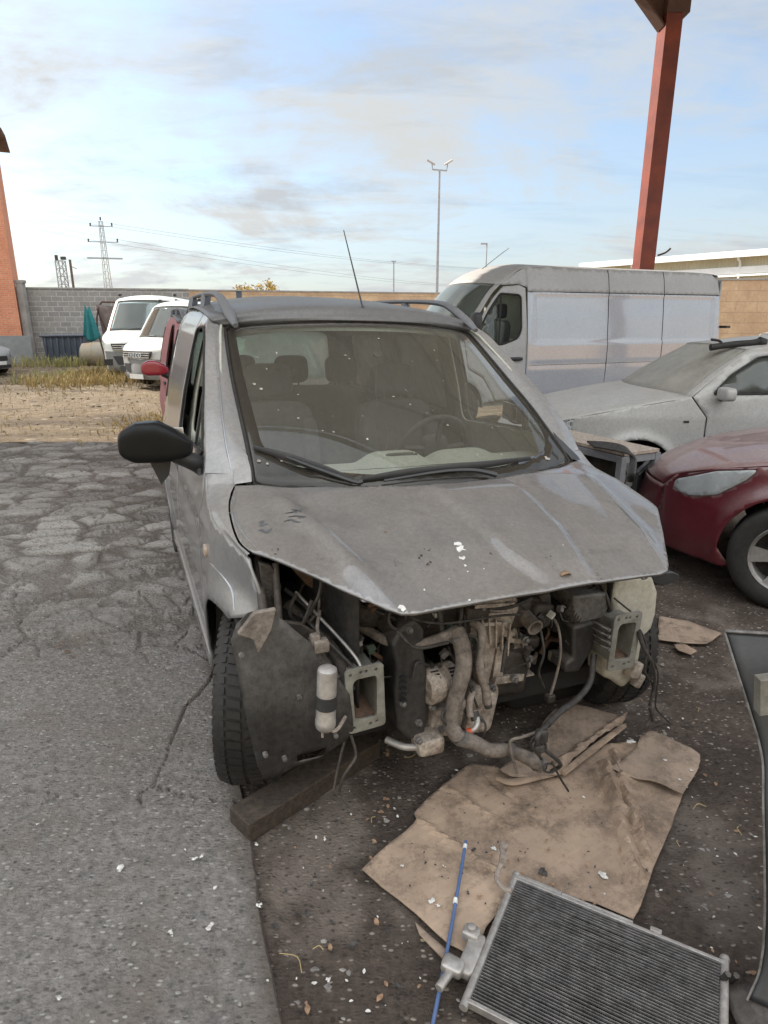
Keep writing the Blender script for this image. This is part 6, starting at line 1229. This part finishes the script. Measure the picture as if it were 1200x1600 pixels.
sheet('cardboard_sheet', [(1016, 1150), (1093, 1189), (1080, 1226), (1067, 1248), (1012, 1228), (948, 1208), (972, 1196), (992, 1172)], .042, 'cardboard_damp', 'torn cardboard piece on the right corner of the big sheet', lambda x, y: .015 * nz(x, y, 9, 4), .014, seed=3, ragged=.007)
sheet('cardboard_sheet', [(648, 1440), (700, 1486), (745, 1512), (735, 1522), (700, 1505), (655, 1462)], .008, 'cardboard_damp', 'ragged cardboard strip sticking out under the big sheet near the blue rod', None, .014, seed=4)
sheet('cardboard_sheet', [(1030, 962), (1075, 970), (1128, 990), (1105, 1006), (1062, 1004), (1028, 1000)], .012, 'cardboard_damp', 'flat dusty cardboard beside the front wheel of the red car', None, .03, seed=5)
sheet('cardboard_sheet', [(1052, 1008), (1068, 1006), (1088, 1018), (1080, 1024), (1060, 1018)], .016, 'cardboard', 'small torn cardboard scrap below the flat dusty one', None, .02, seed=6)
m = MB(); tb = [G(*p, .04) for p in ((776, 1216), (800, 1222), (840, 1214), (880, 1206))]; m.tube(tb, [.012, .018, .016, .010], 8, 4, flat=.5); m.tube([G(*p, .05) for p in ((880, 1208), (925, 1172), (975, 1134))], [.013, .015, .012], 8, 4, flat=.7)
tag(m.build('rolled_cardboard', 'cardboard'), 'rolled cardboard edge along the fold under the loom', 'cardboard')
# radiator
TL, TR, BL = G(805, 1372, .045), G(1132, 1505, .045), G(742, 1576, .045)
ex_ = (TR - TL).normalized(); ey_ = (BL - TL); ey_ = (ey_ - ex_ * ey_.dot(ex_)).normalized(); Wd, Hd = (TR - TL).length, (BL - TL).length
rad = thing('radiator', (TL.x, TL.y, 0), math.atan2(ex_.y, ex_.x), 'flat aluminium radiator with dark fins lying at the bottom right', 'radiator')
zr = .045
m = MB(); m.box((Wd / 2, -.006, zr), (Wd, .011, .022)); m.box((Wd / 2, -Hd + .006, zr), (Wd, .012, .022)); m.box((Wd * .12, .006, zr + .004), (.14, .012, .012)); m.box((Wd * .70, .006, zr + .004), (.03, .014, .02)); m.box((Wd * .42, .005, zr + .006), (.2, .008, .008)); m.build('side_rail', 'alu_clean', rad, smooth=0, bevel=.002)
for x_ in (.0, Wd): m = MB(); m.tube([(x_, .012, zr), (x_, -Hd - .012, zr)], .0115, 12); m.lathe([(.012, -.006), (.014, 0), (.012, .006)], (x_, .012, zr), (0, 1, 0), 12); m.build('header_tank', 'alu_clean', rad)
m = MB(); n_ = 44
for k in range(n_):
    yv = -.018 - (Hd - .034) * k / (n_ - 1); q = .0022 * noise.noise(Vector((k * .7, 1, 2))); mid = Wd * .5
    m.bar((.012, yv, zr + .010), (mid, yv + q, zr + .0100 + q * .5), .0026, .006); m.bar((mid, yv + q, zr + .010 + q * .5), (Wd - .012, yv, zr + .010), .0026, .006)
m.build('flat_tubes', 'tube_dull', rad, smooth=0)
m = MB()
for k in range(n_ - 1):
    yv = -.018 - (Hd - .034) * (k + .5) / (n_ - 1); hw_ = (Hd - .034) / (n_ - 1) * .38; N_ = 190; vs = []
    for i in range(N_ + 1):
        x = .014 + (Wd - .028) * i / N_; zt = zr + (.0065 if i % 2 else .0015); vs += [(x, yv - hw_, zt), (x, yv + hw_, zt)]
    m.add(vs, [(2 * i, 2 * i + 2, 2 * i + 3, 2 * i + 1) for i in range(N_)])
m.build('fins', 'fin_metal', rad, smooth=0)
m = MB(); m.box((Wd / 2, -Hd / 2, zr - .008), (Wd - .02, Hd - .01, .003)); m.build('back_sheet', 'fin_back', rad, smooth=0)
m = MB(); q = Vector((-.03, -Hd * .70, zr)); superbox(m, q, (.045, .13, .03), .35, 14, 10); superbox(m, q + Vector((-.02, .05, .01)), (.05, .04, .035), .4, 12, 8); superbox(m, q + Vector((-.03, -.06, .012)), (.06, .045, .03), .4, 12, 8); m.tube([q + Vector((-.03, -.07, .01)), q + Vector((-.04, -.13, .01))], .012, 10); m.lathe([(.012, 0), (.012, .02), (.006, .022)], q + Vector((-.02, .05, .02)), (0, 0, 1), 12)
m.build('pipe_flange', 'alu_clean', rad, bevel=.002)
# loose fitting with a bent pipe on the cardboard
m = MB(); m.tube([G(786, 1322, .10), G(784, 1345, .085), G(776, 1372, .06), G(786, 1388, .055), G(800, 1392, .06)], .0075, 8, 5); superbox(m, G(786, 1344, .088), (.022, .022, .05), .4, 10, 8); m.lathe([(.012, -.012), (.013, 0), (.012, .012)], G(787, 1324, .10), (.3, 0, 1), 12)
o = m.build('refrigerant_pipe', 'heat_sleeve', rad); o.matrix_parent_inverse = (Matrix.Translation((TL.x, TL.y, 0)) @ Matrix.Rotation(math.atan2(ex_.y, ex_.x), 4, 'Z')).inverted()
# blue rod
m = MB(); m.tube([G(728, 1314, .05), G(712, 1410, .034), G(696, 1500, .026), G(674, 1612, .02)], .0052, 10, 5); ro = m.build('blue_rod', 'blue_plastic'); tag(ro, 'thin blue rod lying across the cardboard left of the radiator', 'rod')
for a, c, Y in (((727, 1320), (726, 1326), .049), ((712, 1404), (711, 1412), .035)):
    m = MB(); m.tube([G(*a, Y), G(*c, Y - .001)], .0068, 10); m.build('ferrule', 'plate_white', ro)
# loose bumper panel standing at the right edge
bp = thing('bumper_panel', (.95, 1.2, 0), 0, 'curved dark bumper panel standing upright at the right picture edge', 'bumper panel')
E_ = [Vector(DP(px, py, d_)) for px, py, d_ in ((1131, 986, 1.52), (1148, 1040, 1.47), (1170, 1110, 1.42), (1189, 1180, 1.37), (1191, 1260, 1.31), (1193, 1350, 1.26), (1193, 1440, 1.22), (1186, 1510, 1.19), (1166, 1560, 1.165))]
E_ = [e - Vector((.95, 1.2, 0)) for e in E_]; Er = crom([tuple(e) for e in E_], 5)
def bmp(a, b_):
    e = Vector(Er[round(b_ * (len(Er) - 1))]); w_ = .55; x = w_ * a
    return (e.x + x, e.y - .10 * math.sin(a * 1.9) - .12 * a + .05 * math.sin(b_ * PI) * a, e.z + .10 * a * (1 - b_) + .04 * a * a)
MB().grid(bmp, 24, len(Er) - 1).build('shell', 'panel_black', bp, solid=.005)
m = MB(); m.tube([Vector(bmp(0, k / 30)) + Vector((0, -.004, 0)) for k in range(31)], .003, 6, 2); m.tube([Vector(bmp(k / 12, 0)) + Vector((0, -.006, .004)) for k in range(13)], .005, 6, 2); m.build('edge_lip', 'tube_dull', bp)
m = MB(); c = DP(1194, 1085, 1.36) - Vector((.95, 1.2, 0)); m.box(c, (.035, .03, .10), Matrix.Rotation(-.15, 3, 'Y')); m.tube([c + Vector((.0, -.02, .05)), c + Vector((.03, -.02, .07)), c + Vector((.05, -.02, .03))], .008, 6, 4); m.build('clip_bracket', 'flange_metal', bp, bevel=.004)
m = MB(); q = G(1172, 1575, .03) - Vector((.95, 1.2, 0)); m.grid(lambda a, b_: (q.x - .055 + .30 * a, q.y + .05 - .16 * b_ - .05 * a, .035 + .05 * (1 - b_) * math.sin(a * 2) + .02 * a), 12, 6); m.tube([q + Vector((-.045, .06, .01)), q + Vector((-.04, .045, .055))], .008, 6); m.tube([q + Vector((-.02, .06, .01)), q + Vector((-.018, .045, .05))], .008, 6); m.build('lower_lip', 'liner_plastic', bp, solid=.006)
# wooden-topped metal bench between the cars
zt = .80
q = {k: G(*p, zt) for k, p in dict(a=(893, 672), b=(1031, 701), c=(990, 711)).items()}
ux2 = (q['b'] - q['a']); ln2 = ux2.length; rz2 = math.atan2(ux2.y, ux2.x); bt = thing('workbench', (q['a'].x, q['a'].y, 0), rz2, 'low metal box with a dirty board top between grey van and red car', 'bench')
loc = lambda p: Matrix.Rotation(-rz2, 3, 'Z') @ (p - Vector((q['a'].x, q['a'].y, 0))); cc_ = loc(q['c']); wd2 = cc_.y
m = MB(); m.box((ln2 / 2 - .15, wd2 / 2, zt - .012), (ln2 + .3, abs(wd2), .024)); m.build('board', 'crate_top', bt, smooth=0, bevel=.002)
m = MB()
for x_ in (-.27, ln2 - .03):
    for y_ in (.0, wd2): m.box((x_, y_ * .96, (zt - .03) / 2), (.05, .05, zt - .03))
for y_ in (0, wd2): m.box((ln2 / 2 - .15, y_ * .955, zt - .055), (ln2 + .24, .04, .05)); m.box((ln2 / 2 - .15, y_ * .955, .15), (ln2 + .24, .035, .04))
for x_ in (-.27, ln2 - .03): m.box((x_, wd2 / 2, zt - .055), (.04, abs(wd2), .05))
m.build('frame', 'steel_galv', bt, smooth=0, bevel=.003)
m = MB(); m.box((ln2 / 2 - .2, wd2 * .45, zt - .22), (ln2 * .8, abs(wd2) * .7, .26)); m.box((ln2 / 2 - .1, wd2 / 2, .22), (ln2, abs(wd2) * .8, .02)); m.build('inner_box', 'engine_dark', bt, smooth=0, bevel=.01)
m = MB()
for k in range(6): pts = [G(918 + 2 * k, 690 + 1.5 * k, zt + .012), G(950 + k, 692 + 2 * k, zt + .03), G(975 + k, 698 + 2 * k, zt + .03), G(985 + 1.5 * k, 712 + k, zt + .005), G(984 + 1.5 * k, 735 + k, zt - .06), G(978 + 2 * k, 752, zt - .13)]; m.tube(pts, .008, 6, 5)
tag(m.build('cable_bundle', 'wire_black'), 'bundle of black cables draped over the bench top', 'cable')
# splashes, leaves and scraps on the floor
m = MB()
for i, (px, py, r) in enumerate(((188, 1362, .010), (190, 1366, .006), (310, 1347, .012), (336, 1394, .010), (407, 1421, .009), (331, 1452, .009), (267, 1464, .008), (269, 1470, .005), (93, 1570, .008), (508, 1308, .006), (493, 1306, .005), (540, 1362, .006), (513, 1528, .007), (420, 1540, .004), (505, 1390, .003), (222, 1420, .003), (60, 1295, .005), (145, 1335, .003), (290, 1335, .004), (400, 1318, .006))):
    p = G(px, py, 0); zz_ = zat(p.x, p.y) + .004
    for q_ in range(3): splat(m, (p.x + random.gauss(0, r * .5), p.y + random.gauss(0, r * .5), zz_ + random.random() * .004), r * random.uniform(.5, 1), 10, i * 7 + q_, .003)
o = m.build('white_splashes', 'splat_white', smooth=0); o['kind'] = 'stuff'; tag(o, 'white bird splashes spotted over asphalt and dirt', 'splashes')
m = MB()
for i, (px, py, r) in enumerate(((628, 1350, .005), (772, 1323, .010), (780, 1326, .005), (675, 1408, .012), (940, 1362, .012), (946, 1368, .010), (695, 1352, .005), (985, 1165, .012), (1040, 1193, .010), (1060, 1225, .006), (1080, 1210, .008), (912, 1243, .006), (945, 1395, .003))):
    p = G(px, py, .03)
    for q_ in range(3): splat(m, (p.x + random.gauss(0, r * .5), p.y + random.gauss(0, r * .4), (.048 if py < 1240 and px > 960 else .024) + random.random() * .003), r * random.uniform(.45, 1), 9, i * 5 + q_, .002)
o = m.build('cardboard_splashes', 'splat_white', smooth=0); o['kind'] = 'stuff'; tag(o, 'white splashes spotted over the trampled cardboard', 'splashes')
def scraps(name, label, cat, spots, mat, seed):
    r = random.Random(seed); m = MB()
    for px, py, sz, z in spots:
        p = G(px, py, z); a = r.random() * 3; ca, sa = math.cos(a), math.sin(a)
        def fn(u, v, p=p, ca=ca, sa=sa, sz=sz, k=r.random() * 3):
            x = (u - .5) * 2 * sz; y = (v - .5) * sz * 1.1 * (1 - abs(2 * u - 1) ** 2 * .9); return (p.x + x * ca - y * sa, p.y + x * sa + y * ca, z + .004 + sz * .35 * abs(math.sin(u * 3 + k)) + .2 * sz * abs(v - .5))
        m.grid(fn, 5, 3)
    o = m.build(name, mat, smooth=0, solid=.0006); o['kind'] = 'stuff'; return tag(o, label, cat)
r2 = random.Random(11)
scraps('dead_leaves', 'dead brown leaves and scraps littering the dirt floor', 'leaves', [(r2.uniform(450, 1180), r2.uniform(1030, 1590), r2.uniform(.005, .014), .0) for _ in range(80)] + [(r2.uniform(640, 980), r2.uniform(1230, 1420), r2.uniform(.004, .010), .026) for _ in range(40)], 'leaf_dry', 2)
scraps('rubber_scraps', 'small black scraps lying about on cardboard and dirt', 'scraps', [(r2.uniform(430, 1180), r2.uniform(1080, 1590), r2.uniform(.003, .011), .0) for _ in range(110)] + [(846, 1364, .016, .024), (852, 1368, .012, .024), (665, 1350, .007, .024), (810, 1345, .006, .024), (740, 1330, .01, .024), (735, 1505, .025, .02), (430, 1450, .015, 0), (480, 1430, .014, 0), (465, 1432, .01, 0), (550, 1480, .015, 0), (1010, 1362, .007, .024), (1075, 1135, .02, .0)] + [(r2.uniform(640, 990), r2.uniform(1230, 1420), r2.uniform(.002, .006), .024) for _ in range(60)], 'wire_black', 3)
scraps('brick_crumbs', 'orange brick crumbs on the asphalt at the left', 'crumbs', [(92, 1012, .018, .014), (105, 1020, .02, .012), (112, 1027, .013, .012), (98, 1005, .01, .012), (128, 1032, .008, .012), (66, 1258, .008, .014), (945, 920, .012, .0)], 'rust_brown', 4)
scraps('pale_crumbs', 'pale wood and plaster crumbs on the brown dirt', 'crumbs', [(r2.uniform(440, 1190), r2.uniform(1010, 1590), r2.uniform(.002, .008), .0) for _ in range(130)], 'splat_white', 5)
m = MB()
rr3 = random.Random(3)
for k in range(26):
    p = G(rr3.uniform(440, 1180), rr3.uniform(1060, 1590), .004); a = rr3.random() * 6.28; l = rr3.uniform(.02, .09); m.tube([p, p + Vector((math.cos(a) * l * .5, math.sin(a) * l * .5, .006)), p + Vector((math.cos(a + .5) * l, math.sin(a + .5) * l, .001))], .0013, 5, 3)
o = m.build('straw_bits', 'weed_dry'); o['kind'] = 'stuff'; tag(o, 'dry straws scattered on the brown dirt', 'straw')
